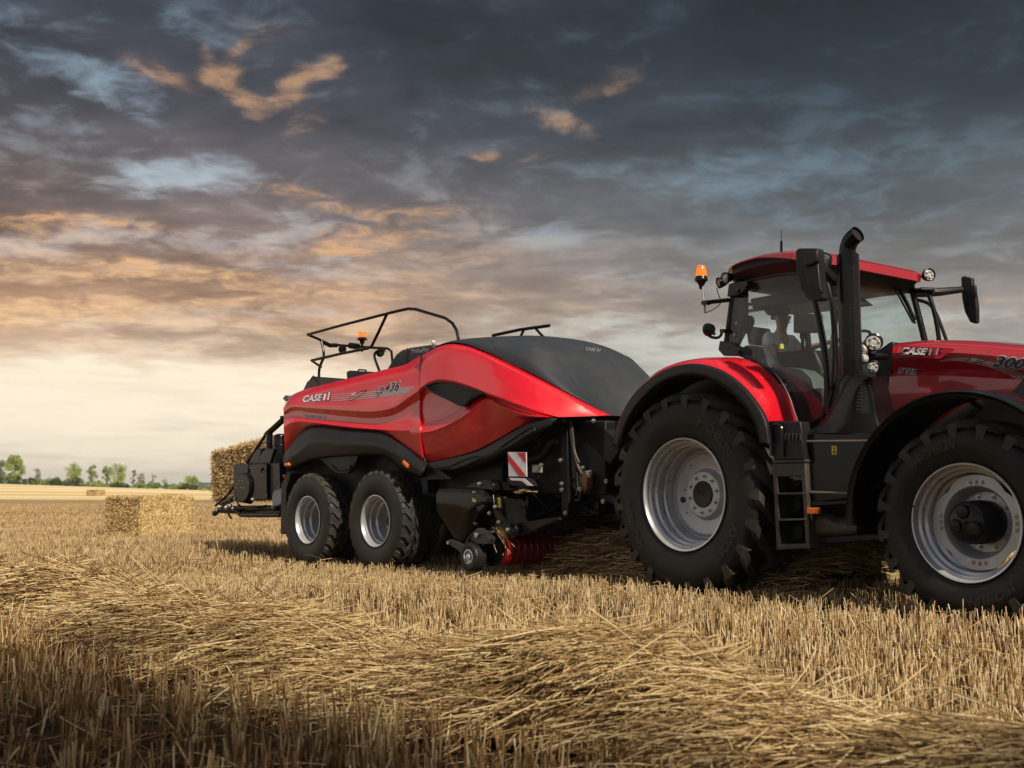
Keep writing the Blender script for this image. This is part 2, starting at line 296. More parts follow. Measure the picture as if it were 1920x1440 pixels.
class MB:
    def __init__(s): s.v = []; s.f = []
    def add(s, vs, fs):
        o = len(s.v); s.v.extend(Vector(p) for p in vs); s.f.extend([tuple(o + i for i in f) for f in fs]); return s
    def box(s, a, b, M=None):
        a, b = Vector(a), Vector(b)
        vs = [Vector((x, y, z)) for x in (a.x, b.x) for y in (a.y, b.y) for z in (a.z, b.z)]
        if M: vs = [M @ p for p in vs]
        return s.add(vs, [(0, 1, 3, 2), (4, 6, 7, 5), (0, 4, 5, 1), (2, 3, 7, 6), (0, 2, 6, 4), (1, 5, 7, 3)])
    def prism(s, near, dv, taper=0.0):
        """polygon of local points pushed back by dv along y"""
        n = len(near); far = [Vector(p) + Vector((0, dv, 0)) for p in near]
        if taper:
            c = sum((Vector(p) for p in far), Vector()) / n; far = [p.lerp(Vector((c.x, p.y, c.z)), taper) for p in far]
        return s.add(list(near) + far, [tuple(range(n)), tuple(range(2 * n - 1, n - 1, -1))] + [(i, i + n, (i + 1) % n + n, (i + 1) % n) for i in range(n)])
    def tube(s, pts, r, seg=8, smooth=0, caps=True):
        pts = [Vector(p) for p in pts]
        if smooth: pts = catmull(pts, smooth)
        rs = r if isinstance(r, (list, tuple)) else [r] * len(pts)
        if len(rs) != len(pts): rs = [rs[0] + (rs[-1] - rs[0]) * i / (len(pts) - 1) for i in range(len(pts))]
        o = len(s.v); up = None
        for i, p in enumerate(pts):
            a = pts[max(0, i - 1)]; b = pts[min(len(pts) - 1, i + 1)]; tg = (b - a).normalized()
            if up is None: up = tg.orthogonal().normalized()
            up = (up - tg * up.dot(tg)); up = up.normalized() if up.length > 1e-6 else tg.orthogonal().normalized()
            sd_ = tg.cross(up)
            for k in range(seg):
                q = 2 * PI * k / seg; s.v.append(p + (up * math.cos(q) + sd_ * math.sin(q)) * rs[i])
        for i in range(len(pts) - 1):
            for k in range(seg): s.f.append((o + i * seg + k, o + i * seg + (k + 1) % seg, o + (i + 1) * seg + (k + 1) % seg, o + (i + 1) * seg + k))
        if caps: s.f.append(tuple(o + k for k in range(seg - 1, -1, -1))); s.f.append(tuple(o + (len(pts) - 1) * seg + k for k in range(seg)))
        return s
    def rev(s, prof, c=(0, 0, 0), seg=48, axis='y', close=False):
        """profile of (radius, offset along axis)"""
        c = Vector(c); o = len(s.v); n = len(prof)
        for i in range(seg):
            q = 2 * PI * i / seg; cs, sn = math.cos(q), math.sin(q)
            for r, a in prof:
                if axis == 'y': s.v.append(c + Vector((r * cs, a, r * sn)))
                elif axis == 'z': s.v.append(c + Vector((r * cs, r * sn, a)))
                else: s.v.append(c + Vector((a, r * cs, r * sn)))
        for i in range(seg):
            j = (i + 1) % seg
            for k in range(n - 1 if not close else n):
                k2 = (k + 1) % n
                s.f.append((o + i * n + k, o + j * n + k, o + j * n + k2, o + i * n + k2))
        return s
    def grid(s, rows, skirt=0.0, skdir=(0, 1, 0)):
        n = len(rows[0]); o = len(s.v)
        for r in rows: s.v.extend(r)
        m = len(rows)
        for i in range(m - 1):
            for k in range(n - 1): s.f.append((o + i * n + k, o + i * n + k + 1, o + (i + 1) * n + k + 1, o + (i + 1) * n + k))
        if skirt:
            ring = [o + k for k in range(n)] + [o + i * n + n - 1 for i in range(1, m)] + [o + (m - 1) * n + k for k in range(n - 2, -1, -1)] + [o + i * n for i in range(m - 2, 0, -1)]
            q = len(s.v); d = Vector(skdir) * skirt
            for i in ring: s.v.append(s.v[i] + d)
            L = len(ring)
            for i in range(L): s.f.append((ring[i], q + i, q + (i + 1) % L, ring[(i + 1) % L]))
        return s
    def mirror(s, vc):
        """append a copy mirrored across y = vc"""
        o = len(s.v); k = len(s.f)
        s.v.extend([Vector((p.x, 2 * vc - p.y, p.z)) for p in s.v[:o]])
        s.f.extend([tuple(reversed([i + o for i in f])) for f in s.f[:k]]); return s
    def mirrored(s, vc):
        r = MB(); r.v = [Vector((p.x, 2 * vc - p.y, p.z)) for p in s.v]; r.f = [tuple(reversed(f)) for f in s.f]; return r
    def bvh(s): return BVHTree.FromPolygons([tuple(p) for p in s.v], [tuple(f) for f in s.f])
    def build_each(s, name, m, parent=None, merge=0.0, **kw):
        # every separate piece becomes a part of its own
        par = list(range(len(s.v)))
        def find(i):
            while par[i] != i: par[i] = par[par[i]]; i = par[i]
            return i
        for f in s.f:
            a = find(f[0])
            for i in f[1:]: par[find(i)] = a
        comp = {}
        for i in range(len(s.v)): comp.setdefault(find(i), []).append(i)
        groups = []
        for r, ids in comp.items():
            c = sum((s.v[i] for i in ids), Vector()) / len(ids)
            for g in groups:
                if merge and (g[0] - c).length < merge: g[1].extend(ids); break
            else: groups.append([c, list(ids)])
        owner = {}
        for k, g in enumerate(groups):
            for i in g[1]: owner[i] = k
        fs = [[] for _ in groups]
        for f in s.f: fs[owner[f[0]]].append(f)
        out = []
        for g, ff in zip(groups, fs):
            mp = {i: k for k, i in enumerate(g[1])}; q = MB(); q.v = [s.v[i] for i in g[1]]; q.f = [tuple(mp[i] for i in f) for f in ff]
            out.append(q.build(name, m, parent, **kw))
        return out
    def build(s, name, m, parent=None, smooth=40, bevel=0.0, fix=True, **kw):
        me = bpy.data.meshes.new(name); me.from_pydata([tuple(p) for p in s.v], [], s.f); me.update()
        if fix:
            bm = bmesh.new(); bm.from_mesh(me); bmesh.ops.recalc_face_normals(bm, faces=bm.faces); bm.to_mesh(me); bm.free()
        if smooth:
            me.polygons.foreach_set('use_smooth', [True] * len(me.polygons)); me.set_sharp_from_angle(angle=math.radians(smooth))
        me.materials.append(m)
        o = bpy.data.objects.new(name, me); COL.objects.link(o)
        if parent: o.parent = parent
        if bevel:
            b = o.modifiers.new('bevel', 'BEVEL'); b.width = bevel; b.segments = 2; b.limit_method = 'ANGLE'; b.angle_limit = math.radians(40)
        for k, v in kw.items(): o[k] = v
        return o

def empty(name, loc, rz, label, cat, group=None):
    o = bpy.data.objects.new(name, None); COL.objects.link(o); o.location = loc; o.rotation_euler = (0, 0, rz)
    o.empty_display_size = 0.3; o['label'] = label; o['category'] = cat
    if group: o['group'] = group
    return o

def rail(fr, v, pts, n):
    out = []
    for p in pts: out.append(fr.P(p[0], p[1], p[2] if len(p) > 2 else v))
    return catmull(out, n)
TREAD = mat('dusty_tread_rubber', (0.030, 0.029, 0.028), 0.6, var=0.35, vscale=9, bump=0.5, bscale=120, dust=0.75, dustcol=(0.105, 0.080, 0.052, 1), spec=0.35)
def loft(fr, rails, n=40, sub=3, lin_rows=False, crease=()):
    rr = [rail(fr, v, p, n) for v, p in rails]
    if lin_rows:
        rows = []
        for a, b in zip(rr, rr[1:]):
            for k in range(sub): rows.append([p.lerp(q, k / sub) for p, q in zip(a, b)])
        rows.append(rr[-1]); return rows
    m = (len(rr) - 1) * sub + 1
    cols = []
    for k in range(n):
        pts = [r[k] for r in rr]; fine = []
        for i in range(len(pts) - 1):
            p1, p2 = pts[i], pts[i + 1]; p0 = pts[i - 1] if i else p1 * 2 - p2; p3 = pts[i + 2] if i + 2 < len(pts) else p2 * 2 - p1
            for j in range(sub):
                t = j / sub
                # limited-overshoot cubic
                m1 = (p2 - p1) if i in crease else (p2 - p0) * 0.28; m2 = (p2 - p1) if i + 1 in crease else (p3 - p1) * 0.28
                h = (2 * t**3 - 3 * t**2 + 1, t**3 - 2 * t**2 + t, -2 * t**3 + 3 * t**2, t**3 - t**2)
                fine.append(p1 * h[0] + m1 * h[1] + p2 * h[2] + m2 * h[3])
        fine.append(pts[-1]); cols.append(fine)
    return [[cols[k][i] for k in range(n)] for i in range(m)]
def poly(fr, v, pts): return [fr.P(a, b, v) for a, b in pts]
def slab(fr, v0, v1, pts, mb=None):
    mb = mb or MB(); return mb.prism(poly(fr, v0, pts), v1 - v0)

# text
_tc = {}
def text_mesh(txt, off=0.0, shear=0.25):
    key = (txt, off, shear)
    if key in _tc: return _tc[key]
    cu = bpy.data.curves.new('lettering', 'FONT'); cu.body = txt; cu.shear = 0; cu.offset = off; cu.resolution_u = 3
    ob = bpy.data.objects.new('lettering', cu); COL.objects.link(ob)
    bpy.context.view_layer.update()
    dg = bpy.context.evaluated_depsgraph_get(); me = ob.evaluated_get(dg).to_mesh()
    vs = [(p.co.x + shear * p.co.y, p.co.y) for p in me.vertices]; fs = [tuple(p.vertices) for p in me.polygons]
    ob.evaluated_get(dg).to_mesh_clear(); bpy.data.objects.remove(ob); bpy.data.curves.remove(cu)
    _tc[key] = (vs, fs); return vs, fs
def text_box(txt, shear=0.25):
    vs, _ = text_mesh(txt, 0.0, shear)
    xs = [p[0] for p in vs]; ys = [p[1] for p in vs]
    return min(xs), max(xs), min(ys), max(ys)
def quad_map(q, s, t):   # q: four pixel corners bl, br, tr, tl
    a = (q[0][0] + (q[1][0] - q[0][0]) * s, q[0][1] + (q[1][1] - q[0][1]) * s); b = (q[3][0] + (q[2][0] - q[3][0]) * s, q[3][1] + (q[2][1] - q[3][1]) * s)
    return a[0] + (b[0] - a[0]) * t, a[1] + (b[1] - a[1]) * t
def stick(fr, bv, v, px, py, lift):
    p = fr.P(px, py, v); h = bv.ray_cast(Vector((p.x, -3.0, p.z)), Vector((0, 1, 0)))
    y = h[0].y if h[0] is not None else v
    for _ in range(2):
        p = fr.P(px, py, y); h = bv.ray_cast(Vector((p.x, -3.0, p.z)), Vector((0, 1, 0)))
        if h[0] is not None: y = h[0].y
    return Vector((p.x, y - lift, p.z))
def decal_text(name, fr, bv, v, txt, q, m, parent, off=0.0, lift=0.004, shear=0.25):
    vs, fs = text_mesh(txt, off, shear); x0, x1, y0, y1 = text_box(txt, shear)
    mb = MB(); mb.add([stick(fr, bv, v, *quad_map(q, (a - x0) / (x1 - x0), (b - y0) / (y1 - y0)), lift) for a, b in vs], fs)
    return mb.build(name, m, parent, smooth=0, fix=False)
def decal_strip(mb, fr, bv, v, top, bot, n=24, lift=0.003):
    """strip between two pixel polylines"""
    a = catmull([Vector((p[0], p[1], 0)) for p in top], n); b = catmull([Vector((p[0], p[1], 0)) for p in bot], n)
    mb.grid([[stick(fr, bv, v, p.x, p.y, lift) for p in a], [stick(fr, bv, v, p.x, p.y, lift) for p in b]]); return mb
def outlined(name, fr, bv, v, txt, q, fill, edge, parent, fo=0.012, eo=0.055, shear=0.25, lift=0.0):
    o = decal_text(name, fr, bv, v, txt, q, edge, parent, eo, 0.004 + lift, shear)
    decal_text('letter_fill', fr, bv, v, txt, q, fill, o, fo, 0.007 + lift * 1.2, shear)
    return o

# ------------------------------------------------------------------ wheels
def ag_tyre(R, rr, Wd, nl, lug_h=0.055, lw=0.034, sweep=0.34, dirn=1):
    mb = MB(); Rb = R - lug_h
    prof = [(rr - 0.02, 0.05), (rr, 0.015), (rr + 0.015, -0.006), (rr + 0.04, -0.012), (rr + (Rb - rr) * 0.3, -0.040), (rr + (Rb - rr) * 0.55, -0.048), (rr + (Rb - rr) * 0.8, -0.036),
            (Rb - 0.035, -0.012), (Rb - 0.008, 0.03), (Rb + 0.004, 0.10), (Rb + 0.012, Wd / 2)]
    prof = prof + [(r, Wd - y) for r, y in reversed(prof[:-1])]
    mb.rev(prof, seg=96); car = mb; mb = MB()
    for side in (0, 1):
        for i in range(nl):
            p0 = 2 * PI * (i + 0.5 * side) / nl
            K = 8; top = []
            for k in range(K + 1):
                t = k / K; y = -0.034 + t * (Wd * 0.53 + 0.03); ph = p0 - dirn * sweep * (t ** 0.85) * 1.0
                half = (lw * (1.25 - 0.35 * t)) / R
                top.append((y, ph, half, R - 0.016 * (1 - t) ** 2 - (0.022 if k == 0 else 0)))
            vs = []; 
            for y, ph, hf, rt in top:
                yy = y if not side else Wd - y
                for rad, wd in ((Rb - 0.02, 1.55), (rt, 1.0), (rt, -1.0), (Rb - 0.02, -1.55)):
                    q = ph + hf * wd; vs.append(Vector((math.cos(q) * rad, yy, math.sin(q) * rad)))
            fs = []
            for k in range(K):
                for j in range(3): fs.append((k * 4 + j, k * 4 + j + 1, k * 4 + 4 + j + 1, k * 4 + 4 + j))
            fs += [(0, 1, 2, 3), (K * 4, K * 4 + 3, K * 4 + 2, K * 4 + 1)]
            # shoulder buttress running down the sidewall
            o = len(vs); ya = -0.034; yb = -0.040
            for rad, y, wd in ((R - 0.038, ya, 1.0), (R - 0.085, yb - 0.006, 0.95), (R - 0.17, yb, 0.75), (R - 0.17, 0.02, 0.75), (R - 0.04, 0.03, 1.0)):
                yy = y if not side else Wd - y
                for sgn in (1, -1):
                    q = p0 + (lw * 1.25 / R) * wd * sgn; vs.append(Vector((math.cos(q) * rad, yy, math.sin(q) * rad)))
            fs += [(o, o + 1, o + 3, o + 2), (o + 2, o + 3, o + 5, o + 4), (o, o + 2, o + 4, o + 6, o + 8), (o + 1, o + 9, o + 7, o + 5, o + 3)]
            mb.add(vs, fs)
    return car, mb
def zig_tyre(R, rr, Wd, n):
    mb = MB(); h = 0.034; Rb = R - h
    prof = [(rr - 0.02, 0.05), (rr, 0.012), (rr + 0.015, -0.004), (rr + (Rb - rr) * 0.3, -0.030), (rr + (Rb - rr) * 0.6, -0.036), (rr + (Rb - rr) * 0.85, -0.024), (Rb - 0.012, 0.0), (Rb, 0.035), (Rb + 0.006, Wd / 2)]
    prof = prof + [(r, Wd - y) for r, y in reversed(prof[:-1])]
    mb.rev(prof, seg=96); car = mb; mb = MB()
    pitch = 2 * PI / n
    def bar(ys, phs, wd, drop):
        vs = []; K = len(ys) - 1
        for k, (y, q0) in enumerate(zip(ys, phs)):
            rt = R - drop[k]
            for rad, s_ in ((Rb - 0.015 - (0.02 if drop[k] > 0.02 else 0), 1.2), (rt, 1), (rt, -1), (Rb - 0.015 - (0.02 if drop[k] > 0.02 else 0), -1.2)):
                q = q0 + wd * s_; vs.append(Vector((math.cos(q) * rad, y, math.sin(q) * rad)))
        fs = []
        for k in range(K):
            for j in range(3): fs.append((k * 4 + j, k * 4 + j + 1, k * 4 + 4 + j + 1, k * 4 + 4 + j))
        fs += [(0, 1, 2, 3), (K * 4, K * 4 + 3, K * 4 + 2, K * 4 + 1)]; mb.add(vs, fs)
    a = pitch * 0.62
    for i in range(n):
        p = i * pitch
        # shoulder lug with hooked inner end, then two zigzag bars towards the middle, mirrored
        for sgn in (0, 1):
            Y = lambda ys: [y if not sgn else Wd - y for y in ys]
            q = p + (pitch * 0.5 if sgn else 0)
            bar(Y([-0.020, 0.02, 0.10, 0.155]), [q, q, q - a * 0.9, q - a * 0.1], pitch * 0.26, [0.05, 0.006, 0, 0])
            bar(Y([0.175, 0.225, 0.275]), [q - a * 0.2 + pitch * .3, q - a * 1.1 + pitch * .3, q - a * 0.2 + pitch * .3], pitch * 0.30, [0, 0, 0])
    return car, mb
def bolts(mb, n, rad, y, r=0.014, l=0.03, off=0.0, seg=6):
    for i in range(n):
        q = 2 * PI * i / n + off; c = (rad * math.cos(q), 0, rad * math.sin(q))
        mb.rev([(0.0001, y - l), (r * 0.5, y - l), (r * 0.55, y - l * 0.6), (r, y - l * 0.6), (r, y)], c, seg)
        mb.rev([(r * 1.55, y - 0.004), (r * 1.5, y - 0.007), (0.001, y - 0.008)], c, 12)
    return mb
def tyre_text(parent, txt, rad, hgt, ang, y, flip=False, m=None):
    vs, fs = text_mesh(txt, 0.03, 0.2); x0, x1, y0, y1 = text_box(txt, 0.2); sc = hgt / (y1 - y0)
    tot = (x1 - x0) * sc / rad; mb = MB(); out = []
    for a, b in vs:
        s_ = (a - (x0 + x1) / 2) * sc / rad; r = rad + (b - (y0 + y1) / 2) * sc
        q = ang - s_ if not flip else ang + s_
        if flip: r = rad - (b - (y0 + y1) / 2) * sc
        out.append(Vector((r * math.cos(q), y, r * math.sin(q))))
    mb.add(out, fs); return mb.build('sidewall_lettering', m or TYRET, parent, smooth=0, fix=False)

def copy_tree(o, parent=None, keep=True):
    c = o.copy(); COL.objects.link(c); c.parent = parent
    for ch in list(o.children): copy_tree(ch, c)
    return c

# ------------------------------------------------------------------ the baler
def build_baler():
    fr = B; VC = 1.40
    R0 = empty('square_baler', (fr.o.x, fr.o.y, 0), fr.ang, 'large red and black square baler on four wheels, hitched behind the tractor', 'baler')
    P = fr.P
    # --- wheels
    def wheel(cx, cz, y, side):
        flip = side < 0
        w, tread = zig_tyre(0.697, 0.352, 0.60, 27)
        c = Vector((cx, y, cz))
        def place(mb):
            mb.v = [Vector((p.x, -p.y if flip else p.y, p.z)) + c for p in mb.v]; return mb
        wh = place(MB().rev([(0.352, 0.0), (0.356, -0.012), (0.344, -0.016), (0.336, -0.004), (0.330, 0.03), (0.312, 0.045), (0.306, 0.10), (0.288, 0.115), (0.284, 0.19), (0.262, 0.215), (0.256, 0.30),
                     (0.240, 0.335), (0.20, 0.34), (0.175, 0.325), (0.11, 0.325), (0.10, 0.34), (0.0005, 0.34)], seg=64)).build('wheel', SILV, R0, smooth=35)
        place(w).build('tyre', TYREB, wh, smooth=40); place(tread).build('tread', TREAD, wh, smooth=20)
        hb = MB().rev([(0.0005, 0.20), (0.055, 0.20), (0.068, 0.215), (0.070, 0.27), (0.095, 0.28), (0.105, 0.33)], seg=32)
        place(hb).build('hub', BLKS, wh)
        place(bolts(MB(), 10, 0.145, 0.325, 0.011, 0.028)).build_each('wheel_nut', STEEL, wh, merge=.03, smooth=0)
    w1 = P(577.5, 975, 0); w2 = P(704.5, 977, 0)
    for w in (w1, w2):
        wheel(w.x, w.z, 0.0, 1); wheel(w.x, w.z, 2 * VC, -1)
    MB().box((w1.x - .06, .30, w1.z - .06), (w1.x + .06, 2.5, w1.z + .06)).box((w2.x - .06, .30, w2.z - .06), (w2.x + .06, 2.5, w2.z + .06)).box((w1.x - .3, .75, w1.z), (w2.x + .3, .9, w1.z + .25)).box((w1.x - .3, 1.9, w1.z), (w2.x + .3, 2.05, w1.z + .25)).build_each('axle', DARK, R0, bevel=.01)
    # --- rear side panel
    pa = [(.26, [(532, 762), (541, 746), (567, 732), (612, 720), (725, 692), (761, 683), (788.6, 666)]),
          (.14, [(531, 766), (542, 751), (570, 740), (620, 729), (725, 706), (762, 697), (788, 686)]),
          (.06, [(531.5, 770), (543, 760), (575, 759), (640, 760), (700, 762), (735, 757), (762, 737), (787, 722)]),
          (.055, [(532, 773), (545, 764), (580, 765), (640, 769), (705, 771), (740, 763), (765, 746), (787, 731)]),
          (.10, [(532, 778), (548, 771), (585, 774), (640, 780), (700, 784), (738, 778), (765, 763), (787, 750)]),
          (.095, [(532, 783), (550, 781), (590, 785), (650, 791), (710, 795), (745, 790), (770, 781), (786.5, 770)]),
          (.045, [(532, 800), (552, 791), (590, 793), (650, 800), (705, 805), (745, 807), (770, 807), (787, 805)]),
          (.09, [(533, 832), (558, 803), (592, 797.5), (655, 804), (722, 811), (747, 826), (772, 843), (791, 857)]),
          (.14, [(534, 850), (562, 812), (588, 799), (655, 805), (722, 812), (747, 828), (772, 846), (794, 861)])]
    A = MB().grid(loft(fr, pa, 90, 5, crease=(3, 4, 6)), skirt=0.05)
    bvA = A.bvh(); rear = A.build('rear_side_panel', RED, R0, smooth=24)
    A.mirrored(VC).build('rear_side_panel', RED, R0, smooth=60)
    # --- front side panel with scooped vent
    pb = [(.24, [(793, 666), (808, 657), (824, 649.5), (845, 645), (874, 648.5), (898, 657), (933, 672, .26), (1016, 713.5, .37), (1085, 750, .57), (1141, 779, .79)]),
          (.15, [(790.5, 674), (808, 664), (824, 656), (845, 652), (874, 656), (898, 664), (933, 680), (1016, 721, .28), (1080, 755, .46), (1125, 779.5, .66)]),
          (.09, [(788, 700), (806, 689), (824, 682), (850, 680), (878, 686), (905, 697), (935, 711), (1000, 739, .18), (1050, 764, .30), (1085, 781, .42)]),
          (.04, [(787.5, 728), (803, 717), (822, 711), (850, 714), (880, 723), (905, 733), (935, 744), (980, 761, .07), (1015, 773, .13), (1047, 782, .24)]),
          (.05, [(787.5, 732), (803, 721), (822, 715), (850, 718), (880, 727), (907, 737), (935, 747.5), (980, 764, .08), (1012, 775, .14), (1040, 782, .24)]),
          (.13, [(787.5, 744), (803, 735), (822, 730), (850, 731), (880, 736), (909, 742), (935, 752), (975, 768), (1006, 777), (1032, 782)]),
          (.11, [(788, 792), (806, 789), (830, 782), (855, 770), (880, 756), (911, 745), (935, 756), (970, 770), (1000, 779), (1024, 782)]),
          (.055, [(788, 811), (806, 809), (830, 801), (856, 788), (882, 771), (913, 748.5), (937, 760), (968, 773), (996, 780), (1018, 782)]),
          (.07, [(789, 818), (808, 815), (832, 807), (858, 795), (884, 779), (915, 756), (938, 765), (966, 776), (992, 782), (1013, 783)]),
          (.12, [(797, 850), (815, 847), (840, 840), (866, 830), (890, 818), (918, 800), (940, 792), (964, 787), (988, 785), (1008, 783.5)]),
          (.17, [(801, 867), (820, 863), (846, 857), (872, 850.5), (897, 842), (922, 829), (945, 816), (965, 804), (985, 794), (1006, 784)])]
    Bp = MB().grid(loft(fr, pb, 100, 5, crease=(3, 4, 7)), skirt=0.05)
    bvB = Bp.bvh(); front = Bp.build('front_side_panel', RED, R0, smooth=24)
    Bp.mirrored(VC).build('front_side_panel', RED, R0, smooth=60)
    # vent
    vent = [(803.6, 725), (812, 719), (822.5, 716.5), (851, 719.5), (880, 727), (905, 735.5), (908.7, 738.5), (893, 750), (876.8, 762.5), (851, 751), (822, 737)]
    ring = catmull([stick(fr, bvB, .1, a, b, 0.0) for a, b in vent], 60, closed=True)[:-1]
    cen = sum(ring, Vector()) / len(ring)
    o_ = [Vector((p.x, .035 if i == 0 else p.y, p.z)) for i, p in enumerate(ring)]
    mb = MB(); n = len(ring)
    fl = lambda p, k, y: Vector((cen.x + (p.x - cen.x) * k, y, cen.z + (p.z - cen.z) * k))
    L1 = [fl(p, 1.0, .030) for p in ring]; L2 = [fl(p, .94, .022) for p in ring]; L3 = [fl(p, .86, .050) for p in ring]
    L0 = [fl(p, 1.0, .20) for p in ring]
    for q in (L0, L1, L2, L3): mb.v.extend(q)
    for k in range(3): mb.f += [(k * n + i, k * n + (i + 1) % n, (k + 1) * n + (i + 1) % n, (k + 1) * n + i) for i in range(n)]
    mb.f.append(tuple(3 * n + i for i in range(n)))
    mb.build('air_vent', BLK, front, smooth=50)
    # --- black hood
    NH = 150; hn = 48
    Ec = catmull([P(*e) for e in [(798, 662, .25), (812, 653, .25), (826, 646, .25), (845, 642, .25), (874, 645.5, .25), (898, 654, .25), (933, 669, .27), (1016, 710, .38), (1085, 747, .58), (1141, 777.5, .80), (1152, 783, .85)]], NH)
    Cc = catmull([Vector((x_, VC, z_)) for x_, z_ in ((Ec[0].x, 2.90), (.94, 2.96), (1.35, 3.06), (1.8, 3.07), (2.15, 3.05), (2.4, 3.0), (2.6, 2.91), (2.78, 2.74), (2.93, 2.52), (3.05, 2.28), (3.15, 1.97))], NH)
    cols = []
    for k in range(NH):
        e, c_ = Ec[k], Cc[k]; col_ = []
        for i in range(97):
            th = PI * i / 96; sn, cs = abs(math.sin(th)), math.cos(th)
            col_.append(Vector((e.x + (c_.x - e.x) * sn, VC - (VC - e.y) * math.copysign(abs(cs) ** .8, cs), e.z + (c_.z - e.z) * sn ** .85)))
        cols.append(col_)
    ridges = [([(1070, 646), (1085, 656), (1100, 666), (1114, 675), (1132, 680), (1146, 677), (1143, 665), (1134, 652), (1120, 643)], .024, .5), ([(985, 650), (1050, 682), (1090, 703), (1124, 717), (1165, 722)], .020, .4)]
    rr_ = [([(q.x, q.z) for q in catmull([P(a, b, v) for a, b in pts], 60)], h) for pts, h, v in ridges]
    for c_ in cols:
        for i in range(1, 96):
            p = c_[i]; ad = 0
            for pts, h in rr_:
                d2 = min((p.x - a) ** 2 + (p.z - b) ** 2 for a, b in pts); ad = max(ad, h * math.exp(-d2 / .0011))
            if ad > .001:
                s_ = 1 if i <= 48 else -1; c_[i] = p + Vector((0, -s_ * ad * .8, ad * .5))
    rows = [[cols[k][i] for k in range(NH)] for i in range(97)]
    # raised pad on the shoulder
    Hd = MB().grid(rows); bvH = Hd.bvh(); hood = Hd.build('hood', HOODB, R0, smooth=60)
    # rear closing wall of hood and internal black bulk
    # seam + badge
    mb = MB(); decal_strip(mb, fr, bvH, .5, [(912, 632.6), (921, 640), (928, 652), (933, 670)], [(913.6, 632.6), (922.6, 640), (929.6, 652), (934.6, 670)], 16, .002); mb.build('panel_seam', BLKP, hood, smooth=0, fix=False)
    outlined('hood_lettering', fr, bvH, .7, 'CASE IH', [(1099.5, 656.5), (1126.5, 660), (1127.5, 653.5), (1100, 650.5)], WHT, BLKP, hood, fo=.03, eo=.08)
    # --- decals rear panel
    st = MB()
    for y0 in (0, 1, 2, 3):
        L = [(621, 739.5 + y0 * 3.9), (665, 737.0 + y0 * 3.6), (712, 732.8 + y0 * 3.3), (745, 729.0 + y0 * 3.0), (777.0 - y0 * 4.2, 724 + y0 * 3.3)]
        th = [0.9, 1.2, 1.6, 1.9, 2.1]
        decal_strip(st, fr, bvA, .1, L, [(a, b + t) for (a, b), t in zip(L, th)], 30, .003)
    st.build_each('stripe', SILP, rear, smooth=0, fix=False)
    # the badge's "II" is drawn with a red right stroke
    outlined('maker_lettering', fr, bvA, .1, 'CASE', [(569, 754.2), (604, 750.8), (605.5, 738.5), (570, 742.2)], WHT, BLKP, rear, fo=.03, eo=.075)
    mbk, mbw, mbr = MB(), MB(), MB()
    for (mbx, l, e) in ((mbk, .004, 1.0), (mbw, .007, 0)):
        decal_strip(mbx, fr, bvA, .1, [(608.5 - e, 738.2 - e), (613.5 + e, 737.8 - e)], [(605.5 - e, 751 + e), (610 + e, 750.6 + e)], 6, l)
        decal_strip(mbx, fr, bvA, .1, [(617.0 - e, 734.9 - e), (620.5 + e, 734.5 - e)], [(613.8 - e, 750.4 + e), (617.4 + e, 750.0 + e)], 6, l)
    decal_strip(mbr, fr, bvA, .1, [(613.6, 735.2), (616.8, 734.8)], [(610.4, 750.6), (613.6, 750.2)], 6, .009)
    em = mbk.build('maker_emblem', BLKP, rear, smooth=0, fix=False); mbw.build('emblem_stroke', WHT, em, smooth=0, fix=False); mbr.build('emblem_stroke', REDP, em, smooth=0, fix=False)
    outlined('model_lettering', fr, bvA, .1, 'LB', [(706.5, 737.3), (720, 735.7), (721, 724.6), (708, 726.2)], BLKP, WHT, rear, fo=.01, eo=.06)
    outlined('model_lettering', fr, bvA, .1, '436', [(721.5, 734.8), (748.5, 731.0), (751, 715.2), (724, 719.6)], BLKP, WHT, rear, fo=.02, eo=.06)
    outlined('model_lettering', fr, bvA, .1, 'HD', [(705, 744.2), (712.5, 743.2), (713, 739.2), (705.6, 740)], SILP, BLKP, rear, eo=.05)
    outlined('cutter_lettering', fr, bvA, .1, 'ROTOR CUTTER', [(568.5, 783.2), (610.5, 785.4), (611.6, 779.4), (569.5, 777.6)], BLKP, WHT, rear, fo=-.01, eo=.10)
    # looped emblem
    mb = MB(); ov = []
    for i in range(41):
        q = 2 * PI * i / 40; a, b = 19.5 * math.cos(q), 6.0 * math.sin(q) * (1 - .35 * math.cos(q)); r = -.52
        ov.append((671 + a * math.cos(r) - b * math.sin(r) * .6, 740.5 + (a * math.sin(r) * .95 + b * math.cos(r) * .6)))
    mb.tube([stick(fr, bvA, .1, a, b, .002) for a, b in ov], .004, 5, caps=False); mb.build('looped_emblem', BLKP, rear)
    decal_text('emblem_lettering', fr, bvA, .1, 'AFS', [(659, 742.5), (668, 741.2), (669, 735.8), (660, 737.0)], WHT, rear, .03, .006)
